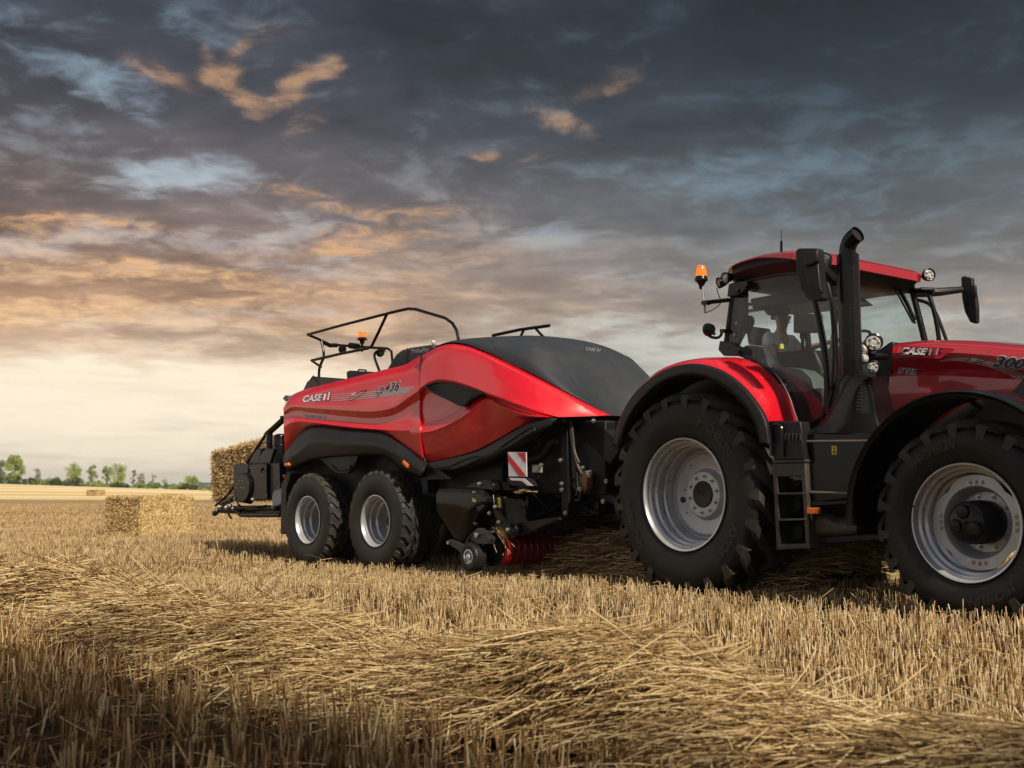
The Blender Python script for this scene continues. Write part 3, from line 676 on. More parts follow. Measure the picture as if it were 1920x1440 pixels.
    # --- wheel-arch fender
    dr = [(.13, [(533, 851), (560, 813), (588, 798.5), (655, 804), (722, 810.5), (747, 825.5), (772, 843), (797, 864)]),
          (.07, [(532, 856), (560, 820), (588, 803.5), (655, 808), (720, 814), (746, 830), (770, 848), (797, 870)]),
          (-.02, [(531.5, 864), (556, 845), (583, 824), (640, 826), (705, 830), (734, 842), (765, 862), (793, 880)]),
          (-.03, [(532, 869), (556, 852), (583, 832), (640, 834), (705, 837), (734, 848), (764, 868), (791, 886)]),
          (.0, [(538, 882), (560, 868), (590, 857), (650, 851), (712, 848.5), (732, 853), (758, 875), (790, 892.5)]),
          (.05, [(538, 884), (561, 871), (591, 860), (650, 854.5), (711, 852.5), (730, 857), (756, 879), (789, 894)]),
          (.45, [(548, 884), (567, 875), (598, 866), (655, 861), (708, 860), (726, 864), (750, 884), (782, 896)])]
    D = MB().grid(loft(fr, dr, 60, 4), skirt=0.03); fen = D.build('wheel_arch', BLK, R0, smooth=50)
    D.mirrored(VC).build('wheel_arch', BLK, R0, smooth=50)
    for q in ([(534, 868.5), (541, 867.5), (541.5, 873), (534.5, 874.2)], [(756.5, 863), (765, 871), (764, 877), (755.5, 868.5)]):
        pp = [p for p in poly(fr, -.045, q)]; MB().prism([p + Vector((0, -.014, 0)) for p in pp], .05).build('side_marker', ORG, fen, bevel=.004)
    mb = slab(fr, .09, .16, [(594, 858), (672, 853), (666, 868), (657, 884), (650, 888), (634, 888), (625, 884), (608, 868)]); mb.build('arch_bracket', BLK, R0, bevel=.01)
    MB().tube([P(a, b, .08) for a, b in [(621, 872), (633, 883), (655, 881), (658, 873)]], .010, 6).build('grab_handle', BLK, R0)
    slab(fr, .10, .16, [(799, 868), (812, 873), (847, 897), (846, 899), (800, 899.5)]).build('corner_gusset', BLK, R0, bevel=.008)
    MB().tube([P(806, 871, .095), P(833, 898, .095)], .006, 5).build('gusset_rib', BLK, R0)
    slab(fr, .16, .3, [(789, 868), (800, 868), (802, 925), (792, 925)]).build('arch_post', DARK, R0)
    # seam between panels
    MB().tube([P(a, b, .13) for a, b in [(790.3, 666), (787.3, 725), (786.8, 805), (790, 835), (798.5, 866)]], .018, 6, smooth=20).build('panel_seal', BLKP, R0)
    # --- sill moulding below the front panel
    sr = [(.15, [(799, 868), (846, 859), (898, 845), (945, 819), (985, 796), (1010, 783), (1030, 783), (1042, 784)]),
          (.09, [(806, 874), (850, 866), (900, 852), (948, 827), (988, 803), (1012, 790), (1028, 787), (1038, 789)]),
          (.09, [(820, 880), (855, 875), (905, 862), (950, 840), (990, 818), (1013, 806), (1026, 800), (1034, 797)]),
          (.15, [(832, 886), (860, 882), (912, 870), (955, 850), (988, 830), (1008, 818), (1022, 808), (1032, 800)]),
          (.30, [(836, 892), (866, 888), (918, 875), (958, 855), (986, 836), (1008, 822), (1020, 812), (1030, 804)])]
    MB().grid(loft(fr, sr, 50, 3), skirt=.03).build('sill_moulding', BLK, R0, smooth=50)
    for q in ([(937, 840), (952, 829), (993, 803), (1001, 800.5), (1003.5, 806), (985, 818), (960, 834), (945, 842)], [(838, 877), (850, 879), (885, 867), (903, 857), (897, 855), (870, 862)]):
        pp = poly(fr, .078, q); MB().tube(pp + [pp[0]], .010, 6, smooth=40).build('moulding_recess_edge', BLK, R0)
        slab(fr, .084, .1, q).build('moulding_recess', BLKP, R0)
    # --- internal bulk (chamber, plunger box)
    a0 = P(534, 800, .3); top0 = P(600, 728, .35)
    u0, u1 = P(540, 800, .35).x, P(1000, 800, .35).x
    body = MB().box((u0, .33, .95), (u1 - .55, 2.47, 1.95))
    body.box((u0 + .3, .42, 1.94), (u1 - .3, 2.38, 2.35))
    body.box((u1 - .6, .55, 1.0), (u1 + 1.0, 2.25, 1.85))
    body.box((u1 + .9, .75, 1.05), (u1 + 1.55, 2.05, 1.80))
    body.box((-.2, .75, .62), (u1 - .1, 2.05, 1.1))
    body.build('bale_chamber', DARK, R0, bevel=.02)
    # platform deck & rear of top
    dk = MB().box((P(600, 715, .4).x, .35, 2.50), (P(790, 690, .4).x, 2.45, 2.56))
    dk.build('service_deck', BLK, R0, bevel=.01)
    # twine box behind hood
    tb = [P(a, b, .45) for a, b in [(723, 695), (741, 665), (752, 656), (765, 652), (812, 645), (812, 700)]]
    tbm = MB().prism(tb, 1.9); bvT = tbm.bvh(); tw = tbm.build('twine_box', HOODB, R0, bevel=.03)
    MB().tube([P(a, b, .44) for a, b in [(764, 652.5), (762, 690)]], .008, 5).build('lid_seam', BLKP, tw)
    outlined('twine_lettering', fr, bvT, .45, 'TwinePro', [(771, 662.5), (803, 659), (804, 651.5), (772, 655.5)], BLKP, WHT, tw, fo=0, eo=.05, shear=.15)
    MB().rev([(.0005, -.03), (.02, -.022), (.03, 0), (.02, .022), (.0005, .03)], P(812.5, 642, .5), 16, axis='z').build('locking_pin', WHT, tw)
    # toolbox on deck
    tbx = [P(a, b, .6) for a, b in [(649, 697), (655, 694.5), (700, 697), (701, 712), (650, 712)]]
    tl = MB().prism(tbx, .5).build('tool_box', BLK, R0, bevel=.015); MB().tube([P(a, b, .62) for a, b in [(671, 696), (673, 693), (686, 694), (687, 697)]], .012, 6).build('box_handle', BLK, tl)
    rb = [P(a, b, .45) for a, b in [(567, 733), (575, 716), (587, 705.5), (606, 707), (655, 711), (655, 730)]]
    MB().prism(rb, .9).build('rear_deck_box', GREYD, R0, bevel=.015)
    MB().tube([P(a, b, .45) for a, b in [(582, 712), (587.5, 704.5), (599, 724)]], .01, 6).build('deck_brace', BLK, R0)
    # --- railings
    r = .022
    rl = MB()
    va = .32; vb = 2.1
    main = [P(577, 627.5, va), P(640, 610, va), P(722, 589, va), P(766, 578.5, va), P(782, 580, va), P(838, 598, va), P(852, 612, va), P(859, 632, va)]
    rl.tube(main[:3] + [P(750, 582, va), P(766, 578.8, va), P(780, 580, va), P(800, 586, va), P(835, 596.5, va), P(848, 606, va), P(856, 619, va), P(859.5, 636, va)], r, 8)
    rl.tube([P(725, 590, va), P(711, 620, va), P(697, 649, va), P(690, 653, va), P(640, 663, va), P(584, 676, va)], r, 8)
    # across the rear, going away from the camera
    q0 = P(577, 627.5, va); q1 = Vector((q0.x, vb, q0.z))
    sA = P(577, 627.5, va)
    rl.tube([sA, P(598, 636, va + .28), P(603, 640, va + .34)], r, 8)
    rl.tube([P(603, 640, va + .32), P(607, 668, va + .32), P(599, 690, va + .32), P(598, 722, va + .32)], r, 8, smooth=16)
    rl.tube([P(584, 676, va), P(602, 688, va + .32)], r * .9, 8)
    sec = [P(603, 640, va + .32), P(618, 648, .85), P(633, 647, .95), P(700, 652, 1.3), P(727, 653.5, 1.5), P(734, 659, 1.5), P(737, 690, 1.5)]
    rl.tube(sec, r, 8)
    rl.tube([P(722, 657, 1.3), P(711, 657, 1.25), P(703, 663, 1.25), (P(702, 668, 1.25)), P(713, 700, 1.25)], r, 8, smooth=24)
    rl.tube([P(603, 640, .64), P(618, 647.5, .8), P(632, 647.5, .95)], r * 1.6, 8)
    rl.tube([P(656, 648, 1.05), P(672, 650, 1.1)], .05, 8)
    rl.build('guard_rail', BLKS, R0)
    for (x, y, v) in ((642, 655, 1.0), (713, 662, 1.35)):
        c = P(x, y, v); lm = MB().rev([(.0005, .05), (.05, .045), (.065, 0), (.06, -.03)], c, 20, axis='x').rev([(.015, .0), (.015, .08)], c, 8, axis='z').build('work_lamp', BLKS, R0)
        MB().rev([(.0005, -.035), (.055, -.03)], c, 20, axis='x').build('lamp_lens', LENS, lm)
    c = P(679, 636, 1.05); k = .045
    bl = MB().rev([(.0005, -.20), (.018, -.20), (.018, -.09), (.035, -.06), (.045, -.02), (.085, -.012), (.088, .0), (.07, .01), (.058, .03)], c, 24, axis='z').build('beacon', BLKS, R0)
    MB().rev([(.058, .03), (.058, .11), (.052, .12), (.0005, .122)], c, 24, axis='z').build('beacon_lens', AMBG, bl)
    MB().tube([P(924, 629, 1.0), P(975, 618, 1.0), P(1030, 610.5, 1.0)], r, 8).tube([P(983, 617, 1.0), P(976, 631, 1.0)], r * .8, 8).tube([P(1003, 614.5, 1.0), P(1007, 619, 1.0), P(1018, 631, 1.0)], r * .8, 8).build('hood_rail', BLKS, R0)
    # front of the deck: lateral rail mirrored
    # --- rear end: knotter guard, chute, tank
    slab(fr, .30, .42, [(437, 871), (463, 869), (466, 871), (500, 869), (501, 936), (462, 938), (445, 942), (438, 930)]).build('rear_guard_plate', BLKS, R0, bevel=.008)
    slab(fr, .28, .30, [(437.5, 872), (463, 870), (463, 888), (439, 889)]).build('guard_collar', GREYD, R0, bevel=.004)
    for q in ((459, 880, 463, 888), (484, 878, 489, 886)):
        slab(fr, .27, .30, [(q[0], q[1]), (q[2], q[1] - 1), (q[2] + 1, q[3]), (q[0] - 1, q[3])]).build('latch', BLKS, R0, bevel=.004)
    MB().tube([P(499.5, 871, .29), P(500.5, 935, .29)], .008, 6).build('plate_hinge', GREYD, R0)
    slab(fr, .34, 2.3, [(499, 869), (524, 868), (526, 936), (501, 936)]).build('rear_cover', BLKS, R0, bevel=.01)
    slab(fr, .25, .31, [(446, 890), (452, 888), (462, 890), (467, 902), (467, 920), (462, 935), (455, 941), (448, 936), (441, 916), (441, 898)]).build('chain_cover', BLKS, R0, bevel=.006)
    mb = MB()
    for a, b in ((449, 902), (455, 902), (446, 908), (452, 914), (444, 915), (457, 915), (494, 884), (500, 929)): mb.rev([(.0005, -.008), (.010, -.006), (.010, 0)], P(a, b, .245), 8)
    mb.build_each('bolt', STEEL, R0)
    slab(fr, .4, .9, [(466, 869), (474, 853), (482, 842), (490, 840), (486, 869)]).build('knotter_guard', BLKS, R0, bevel=.01)
    slab(fr, .4, 1.0, [(480, 869), (492, 847), (500, 840), (514, 842), (506, 869)]).build('knotter_guard', BLKS, R0, bevel=.01)
    mb = MB().tube([P(463, 869, .5), P(500, 812, .5), P(503, 822, .5)], .03, 6)
    mb.tube([P(500, 815, .5), P(531, 787, .5), P(531, 780, .5)], .055, 6)
    mb.tube([P(505, 812, .5), P(505, 840, .5)], .06, 6)
    mb.tube([P(508, 868, .5), P(518, 850, .5), P(523, 845, .5)], .025, 6)
    mb.build('chute_arm', BLKS, R0, bevel=.004)
    c = P(525, 860, .55)
    MB().rev([(.0005, .41), (.05, .41), (.10, .39), (.115, .36), (.115, -.30), (.105, -.34), (.07, -.37), (.0005, -.37)], c, 32, axis='z').rev([(.118, .21), (.121, .215), (.121, .225), (.118, .23)], c, 32, axis='z').rev([(.118, -.18), (.121, -.185), (.121, -.195), (.118, -.20)], c, 32, axis='z').build('air_tank', BLKS, R0)
    bt = [P(a, b, .30) for a, b in [(509.5, 927), (513, 920), (528, 915), (531, 917), (529, 945), (514, 950), (510, 948)]]
    cn = MB().prism(bt, .16).build('fluid_bottle', CANW, R0, bevel=.02); MB().rev([(.0005, .06), (.03, .055), (.032, 0)], P(515, 917, .36), 14, axis='z').build('bottle_cap', GREEN, cn)
    slab(fr, .15, .75, [(527, 908), (533, 898), (543, 886), (545, 890), (537, 915), (536, 1000), (533, 1002), (526, 1001)]).build('mud_flap', BLKP, R0, bevel=.006)
    ch = MB().tube([P(404, 948, .35), P(430, 925, .4), P(445, 902, .42)], .022, 6)
    ch.tube([P(402, 963, .35), P(412, 955, .35), P(440, 958, .38), P(500, 952, .5)], .05, 8)
    ch.tube([P(415, 946, .6), P(440, 934, .6), P(470, 940, .6)], .05, 8)
    ch.tube([P(428, 962, .4), P(431, 969, .4), P(434, 972, .4)], .018, 6)
    ch.tube([P(430, 945, .35), P(436, 932, .35), P(443, 934, .35), P(446, 944, .35), P(452, 950, .35)], .015, 6, smooth=20)
    ch.tube([P(526, 966, .3), P(460, 966, .3), P(450, 965, .3), P(447, 961, .3), P(452, 957, .35), P(470, 955, .4), P(520, 953, .4)], .035, 8, smooth=40)
    e = P(402, 960, .35)
    ch.box((e.x, .45, e.z - .02), (P(520, 950, .4).x, 2.35, e.z + .05))
    for k in range(7): ch.tube([(e.x, .5 + k * .29, e.z + .08), (e.x + 1.8, .5 + k * .29, e.z + .10)], .03, 6)
    ch.build('bale_chute', BLKS, R0)
    mb = MB()
    for a, b, rr in ((412, 950, .03), (424, 951, .035), (432, 948, .03), (441, 935, .03), (437, 953, .03), (447, 948, .03), (513, 950, .03), (407, 957, .025), (474, 936, .03)):
        mb.rev([(.0005, -.03), (rr * .5, -.03), (rr * .6, -.01), (rr, -.01), (rr, .02)], P(a, b, .30), 8)
    mb.build_each('chute_fitting', STEEL, R0)
    c = P(534, 893, .1); MB().rev([(.0005, -.03), (.025, -.02), (.03, .01)], c, 12).build('marker_lamp', ORG, R0)
    slab(fr, .3, .4, [(530, 747), (535, 741), (540, 742), (540, 750), (534, 752)]).build('corner_lamp', GREY, R0, bevel=.004)
    # --- front subframe
    fs = slab(fr, .42, .60, [(1051, 785), (1063, 785), (1064.5, 900), (1066, 966), (1053, 966), (1052, 900)])
    fs = slab(fr, .70, .9, [(1075, 787), (1075, 790), (1152, 822), (1140, 870), (1076, 812)], fs) if False else fs
    fs.build('support_post', DARK, R0, bevel=.006)
    slab(fr, .55, .75, [(1074, 788), (1110, 788), (1160, 822), (1160, 850), (1142, 872), (1076, 812)]).build('feed_guard', BLK, R0, bevel=.02)
    slab(fr, .75, .95, [(1030, 795), (1052, 790), (1052, 885), (1028, 870), (1022, 830)]).build('inner_plate', DARK, R0, bevel=.01)
    slab(fr, .9, 1.9, [(1000, 830), (1160, 850), (1170, 960), (1000, 960)]).build('feeder_housing', DARK, R0, bevel=.02)
    slab(fr, .80, 2.0, [(940, 967), (1000, 964), (1168, 960), (1230, 965), (1230, 975), (1168, 978), (1000, 986), (945, 987)]).build('drawbar', BLKS, R0, bevel=.012)
    slab(fr, .6, .75, [(1104, 916), (1112, 913), (1160, 935), (1160, 952), (1106, 925)]).build('drawbar_brace', BLK, R0, bevel=.012)
    slab(fr, .45, .6, [(1042, 895), (1066, 895), (1066, 920), (1042, 920)]).build('latch_bracket', DARK, R0, bevel=.006)
    mb = MB()
    mb.tube([P(a, b, .5) for a, b in [(989, 862), (1003, 860), (1018, 851), (1028, 835), (1040, 826), (1050, 829)]], .032, 8, smooth=30)
    mb.tube([P(a, b, .55) for a, b in [(1002, 838), (1009, 838), (1014, 826), (1015, 815)]], .02, 8, smooth=20)
    mb.tube([P(a, b, .6) for a, b in [(1027, 800), (1033, 812), (1048, 822)]], .018, 8, smooth=20)
    mb.tube([P(a, b, .6) for a, b in [(1030, 797), (1037, 810), (1050, 817)]], .014, 8, smooth=20)
    mb.tube([P(a, b, .45) for a, b in [(1069, 786), (1072, 820), (1078, 850), (1084, 875), (1092, 890)]], .018, 8, smooth=30)
    mb.tube([P(a, b, .45) for a, b in [(1072, 790), (1074, 815), (1078, 848), (1086, 868)]], .014, 8, smooth=30)
    mb.tube([P(a, b, .45) for a, b in [(1083, 885), (1084, 912), (1080, 930)]], .014, 8)
    mb.tube([P(a, b, .45) for a, b in [(1089, 888), (1089, 915), (1085, 937), (1079, 938)]], .012, 8, smooth=20)
    mb.tube([P(a, b, .5) for a, b in [(990, 886), (1008, 895), (1012, 893)]], .008, 6)
    mb.tube([P(a, b, .6) for a, b in [(1030, 903), (1048, 910)]], .01, 6)
    mb.build_each('hydraulic_hose', RUBH, R0)
    slab(fr, .44, .52, [(1091, 885), (1099, 882), (1103, 895), (1102, 915), (1095, 925), (1090, 915)]).build('hose_bracket', mat('worn_brown_steel', (.12, .08, .05), .5, dust=.4), R0, bevel=.008)
    slab(fr, .425, .43, [(1095, 897), (1100, 896), (1100, 912), (1095, 914)]).build('rust_patch_plate', mat('orange_plate', (.35, .10, .03), .6), R0)
    slab(fr, .40, .45, [(997, 871.5), (1011.5, 871.5), (1012, 886), (998, 886)]).build('rating_plate', mat('brushed_plate', (.42, .41, .40), .45, metal=.6, var=.3, dust=.4), R0, bevel=.003)
    mb = MB()
    for a, b, v in ((1015, 872, .4), (1051, 863, .4), (1053, 907, .4), (1053, 918, .4), (1106, 890, .4), (1137, 902, .55), (1061, 962, .4), (1113, 789, .5), (1058, 788, .4), (1088, 917, .4), (1131, 940, .55), (1107, 885, .4), (1024, 797, .5), (1092, 877, .5)):
        mb.rev([(.0005, -.03), (.012, -.028), (.014, -.01), (.026, -.01), (.026, .01)], P(a, b, v), 8)
    mb.build_each('bolt', STEEL, R0)
    # chains
    mb = MB()
    for (x0, y0, x1, y1) in ((1000, 968, 1050, 945), (1081, 943, 1122, 962)):
        n = 13
        for k in range(n):
            t0 = k / n; t1 = (k + .9) / n; f_ = lambda t: P(x0 + (x1 - x0) * t, y0 + (y1 - y0) * t + 3.0 * math.sin(PI * t), .62)
            off = Vector((0, .012, 0)) if k % 2 else Vector((.004, 0, .010))
            mb.tube([f_(t0) - off, f_(t1) - off, f_(t1) + off, f_(t0) + off, f_(t0) - off], .006, 5)
    mb.build('safety_chain', GREYD, R0)
    # warning board with hazard stripes (real flat board on the machine)
    wb = [(952.3, 847.5), (986.5, 848), (987.6, 893.5), (953.6, 893)]
    pl = MB().prism(poly(fr, .02, wb), .01); bvW = pl.bvh(); board = pl.build('warning_board', WHT, R0)
    st = MB()
    m_ = lambda s, t: quad_map([wb[3], wb[2], wb[1], wb[0]], s, t)
    for poly_ in ([(.02, .72), (.45, .24), (.92, .0 + .01), (.02, .72)],):
        pass
    def q4(pts):
        st.add([stick(fr, bvW, .02, *m_(a, b), .003) for a, b in pts], [tuple(range(len(pts)))])
    q4([(.02, .98), (.02, .70), (.62, .02), (.97, .02), (.97, .10), (.16, .98)]) if False else None
    q4([(.02, .93), (.02, .62), (.60, .02), (.96, .02), (.96, .0 + .04)])
    q4([(.50, .98), (.97, .98), (.97, .55)])
    st.build('hazard_stripes', REDP, board, smooth=0, fix=False)
    slab(fr, .03, .12, [(950, 896), (955, 894), (985, 896), (992, 900), (1000, 911), (990, 912), (960, 912), (951, 905)]).build('side_lamp_housing', BLK, R0, bevel=.01)
    slab(fr, .015, .035, [(954, 896), (983, 897), (998, 911), (989, 911), (978, 902), (958, 901)]).build('side_lamp_lens', LENS, R0, bevel=.003)
    MB().tube([P(922, 925, .1), P(960, 917, .2), P(1000, 912, .5)], .015, 6).tube([P(1000, 905, .5), P(1012, 905, .6)], .03, 6).build('lamp_arm', BLKS, R0)
    # --- pickup
    sh = [(-.06, [(824, 916.5), (840, 916), (870, 917), (893, 917.5), (905, 918.5), (911, 923)]),
          (-.10, [(818.5, 925), (840, 923), (870, 924), (893, 925), (904, 926), (911.5, 932)]),
          (-.11, [(818, 945), (840, 947), (862, 951), (878, 958), (895, 945), (912, 940)]),
          (-.09, [(820, 960), (840, 962), (862, 964), (876, 966), (892, 954), (911, 947)]),
          (-.06, [(838, 988), (850, 988), (864, 988), (876, 985), (885, 975), (895, 968)]),
          (-.03, [(850, 1006), (856, 1014), (863, 1019), (870, 1012), (877, 1001), (886, 992)])]
    G = MB().grid(loft(fr, sh, 30, 4), skirt=.12); sp = G.build('pickup_side_shield', BLKS, R0, smooth=50)
    G.mirrored(VC).build('pickup_side_shield', BLKS, R0, smooth=50)
    bvS = G.bvh()
    def warn(q, par, bv, v, name='warning_sticker'):
        mb = MB(); pts = [(0, 0), (1, 0), (1, 1), (0, 1)]
        mb.add([stick(fr, bv, v, *quad_map(q, a, b), .004) for a, b in pts], [(0, 1, 2, 3)]); s_ = mb.build(name, YEL, par, smooth=0, fix=False)
        m2 = MB()
        for pg in ([(.2, .62), (.8, .62), (.5, .92)], [(.25, .12), (.45, .12), (.40, .5), (.22, .45)], [(.55, .10), (.80, .15), (.75, .46), (.58, .5)]):
            m2.add([stick(fr, bv, v, *quad_map(q, a, b), .006) for a, b in pg], [tuple(range(len(pg)))])
        m2.add([stick(fr, bv, v, *quad_map(q, a, b), .008) for a, b in [(.34, .67), (.66, .67), (.5, .84)]], [(0, 1, 2)]) if False else None
        m2.build('sticker_symbol', BLKP, s_, smooth=0, fix=False)
    warn([(886.5, 940.5), (892.2, 940.5), (891.8, 922), (886, 922)], sp, bvS, -.1)
    for q in ([(893, 951), (905, 946), (907, 950), (897, 959)],): slab(fr, -.11, -.09, q).build('shield_slot', BLKP, sp)
    arm = slab(fr, .0, .06, [(913, 925), (924, 925), (927, 950), (935, 962), (950, 985), (962, 995), (960, 1003), (950, 1003), (938, 988), (926, 964), (921, 950)]); bvAm = arm.bvh()
    ar = arm.build('pickup_arm', BLKS, R0, bevel=.008)
    warn([(934.5, 951), (939, 951), (938, 933), (933.5, 933)], ar, slab(fr, .0, .02, [(931, 930), (942, 930), (942, 954), (931, 954)]).bvh(), 0)
    slab(fr, .0, .012, [(931.5, 931), (941, 931), (941.5, 953.5), (933, 953.5)]).build('sticker_plate', BLKS, ar)
    mb = MB()
    for a, b in ((918, 962), (935, 979), (928, 950), (892, 981), (952, 993), (899, 907), (903, 1003)):
        mb.rev([(.0005, -.03), (.012, -.028), (.014, -.01), (.024, -.01), (.024, .01)], P(a, b, -.02 if a != 899 else -.05), 8)
    mb.build_each('bolt', STEEL, ar)
    slab(fr, -.04, .3, [(870, 914), (888, 905), (905, 899), (915, 900), (924, 906), (926, 920), (905, 919)]).build('pickup_bracket', BLKS, R0, bevel=.015)
    c = P(960, 995, .08); MB().rev([(.0005, -.015), (.085, -.012), (.09, 0), (.09, .03), (.0005, .03)], c, 32).build('arm_roller', BLKS, R0)
    MB().rev([(.0005, -.035), (.022, -.03), (.035, -.02), (.035, -.01)], P(955, 994, .05), 12).build('roller_bolt', STEEL, R0)
    # reel: red stripper bands with dark slots between
    c = P(928, 1030, .10); NB = 24; wdt = 2.45; rr = .20
    rb_ = MB()
    for k in range(NB):
        y0 = k * wdt / NB; y1 = y0 + wdt / NB * .86
        rb_.rev([(rr - .05, y0), (rr - .008, y0), (rr, y0 + .008), (rr, y1 - .008), (rr - .008, y1), (rr - .05, y1)], (c.x, c.y, c.z), 36)
    reel = MB().rev([(rr - .035, 0), (rr - .035, wdt)], (c.x, c.y, c.z), 32).build('pickup_reel', BLKP, R0)
    rb_.build_each('stripper_band', mat('band_red_paint', (.26, .004, .008), .35, coat=.6, dust=.2), reel)
    MB().rev([(.0005, 0), (rr - .04, 0), (rr - .04, wdt), (.0005, wdt)], (c.x, c.y + .002, c.z), 32).build('reel_core', BLKP, reel)
    mb = MB()
    for k in range(NB):
        y = (k + .9) * wdt / NB
        for j in range(4):
            q = j * PI / 2 + k * .35; mb.tube([(c.x + .14 * math.cos(q), c.y + y, c.z + .14 * math.sin(q)), (c.x + .26 * math.cos(q), c.y + y, c.z + .26 * math.sin(q))], .004, 4)
    MB().rev([(.0005, -.02), (.20, -.015), (.205, 0), (.205, .02), (.0005, .02)], (c.x - .02, c.y - .02, c.z), 32).build('reel_end_plate', BLKS, reel)
    # wind guard over the reel
    g0 = P(925, 985, .12)
    MB().box((g0.x - .45, .15, g0.z - .0), (g0.x + .15, 2.6, g0.z + .35)).build('pickup_frame', DARK, R0, bevel=.02)
    slab(fr, .15, 2.5, [(940, 985), (1045, 968), (1050, 975), (985, 1003), (950, 1005)]).build('wind_guard', BLKS, R0, bevel=.02)
    # gauge wheel
    c = P(878.5, 1044, -.16)
    gw = MB().rev([(.085, 0), (.088, -.008), (.078, -.01), (.072, .02), (.04, .03), (.035, .0), (.03, -.02), (.0005, -.022)], c, 32).build('gauge_wheel', SILV, R0)
    mb = MB().rev([(.08, .02), (.088, -.002), (.12, -.012), (.15, -.006), (.165, .015), (.168, .075), (.165, .135), (.15, .155), (.12, .16), (.088, .15)], c, 48)
    for k in range(40):
        q = 2 * PI * k / 40; a = Matrix.Rotation(-q, 4, 'Y'); mb.box((.160, .012, -.008), (.1745, .135, .008), Matrix.Translation(c) @ a)
    mb.build('tyre', TYREB, gw)
    mb = slab(fr, -.08, -.03, [(838, 1014), (843, 1011), (862, 1019), (874, 1026), (880, 1044), (874, 1046), (856, 1030), (840, 1020)])
    mb.tube([P(a, b, -.1) for a, b in [(872, 1030), (876, 1014), (886, 1002), (905, 1000)]], .014, 6, smooth=16)
    slab(fr, -.1, .0, [(884, 1000), (895, 990), (908, 998), (918, 1010), (915, 1020), (895, 1020), (882, 1012)], mb)
    mb.build('gauge_wheel_arm', GREYD, R0, bevel=.005)
    MB().rev([(.0005, -.02), (.03, -.018), (.03, .0)], P(894, 1003.5, -.11), 16).rev([(.0005, -.02), (.02, -.018), (.02, .0)], P(841, 1018, -.09), 12).build_each('bolt', STEEL, R0)
    rs_ = random.Random(11); cs_ = MB()
    for _ in range(150):
        a_ = rs_.uniform(926, 990); p_ = P(a_, 921 + rs_.uniform(-3, 4) - (a_ - 926) * .03, rs_.uniform(.35, .8)); q_ = rs_.uniform(0, 6.28); l_ = rs_.uniform(.05, .16)
        cs_.tube([p_, p_ + Vector((math.cos(q_) * l_, math.sin(q_) * l_, rs_.uniform(-.03, .05)))], .0032, 4)
    for _ in range(45):
        p_ = P(rs_.uniform(908, 948), rs_.uniform(985, 1000), rs_.uniform(.02, .2)); cs_.tube([p_, p_ + Vector((rs_.uniform(-.05, .3), rs_.uniform(-.1, .1), rs_.uniform(-.28, .02)))], .003, 4)
    for _ in range(90):
        a_ = rs_.uniform(955, 1110); p_ = P(a_, 966 - (a_ - 955) * .03, rs_.uniform(.82, 1.2)); q_ = rs_.uniform(0, 6.28); cs_.tube([p_, p_ + Vector((math.cos(q_) * .09, math.sin(q_) * .09, .015))], .003, 4)
    cs_.build('caught_straw', mat('chaff', (.60, .43, .20), .7, var=.5, vscale=40), R0, smooth=0, fix=False, kind='stuff')
    # jumble of linkage in the dark bay
    rnd = random.Random(3); mb = MB()
    for _ in range(26):
        a = rnd.uniform(860, 1040); b = rnd.uniform(885, 965); v = rnd.uniform(.5, .9)
        p = P(a, b, v); q_ = p + Vector((rnd.uniform(-.3, .3), rnd.uniform(-.1, .1), rnd.uniform(-.2, .2))); mb.tube([p, q_], rnd.uniform(.01, .03), 6)
    for _ in range(14):
        p = P(rnd.uniform(870, 1130), rnd.uniform(890, 960), .7); mb.rev([(.0005, -.03), (rnd.uniform(.03, .09), -.025), (.09, 0)], p, 16)
    mb.build_each('linkage_rod', BLKS, R0)
    mb = MB().tube([P(1040, 940, 1.4), P(1200, 975, 1.4), P(1260, 985, 1.4)], .07, 10); mb.build('drive_shaft', YEL if False else BLKS, R0)
    return R0
BALER = build_baler()

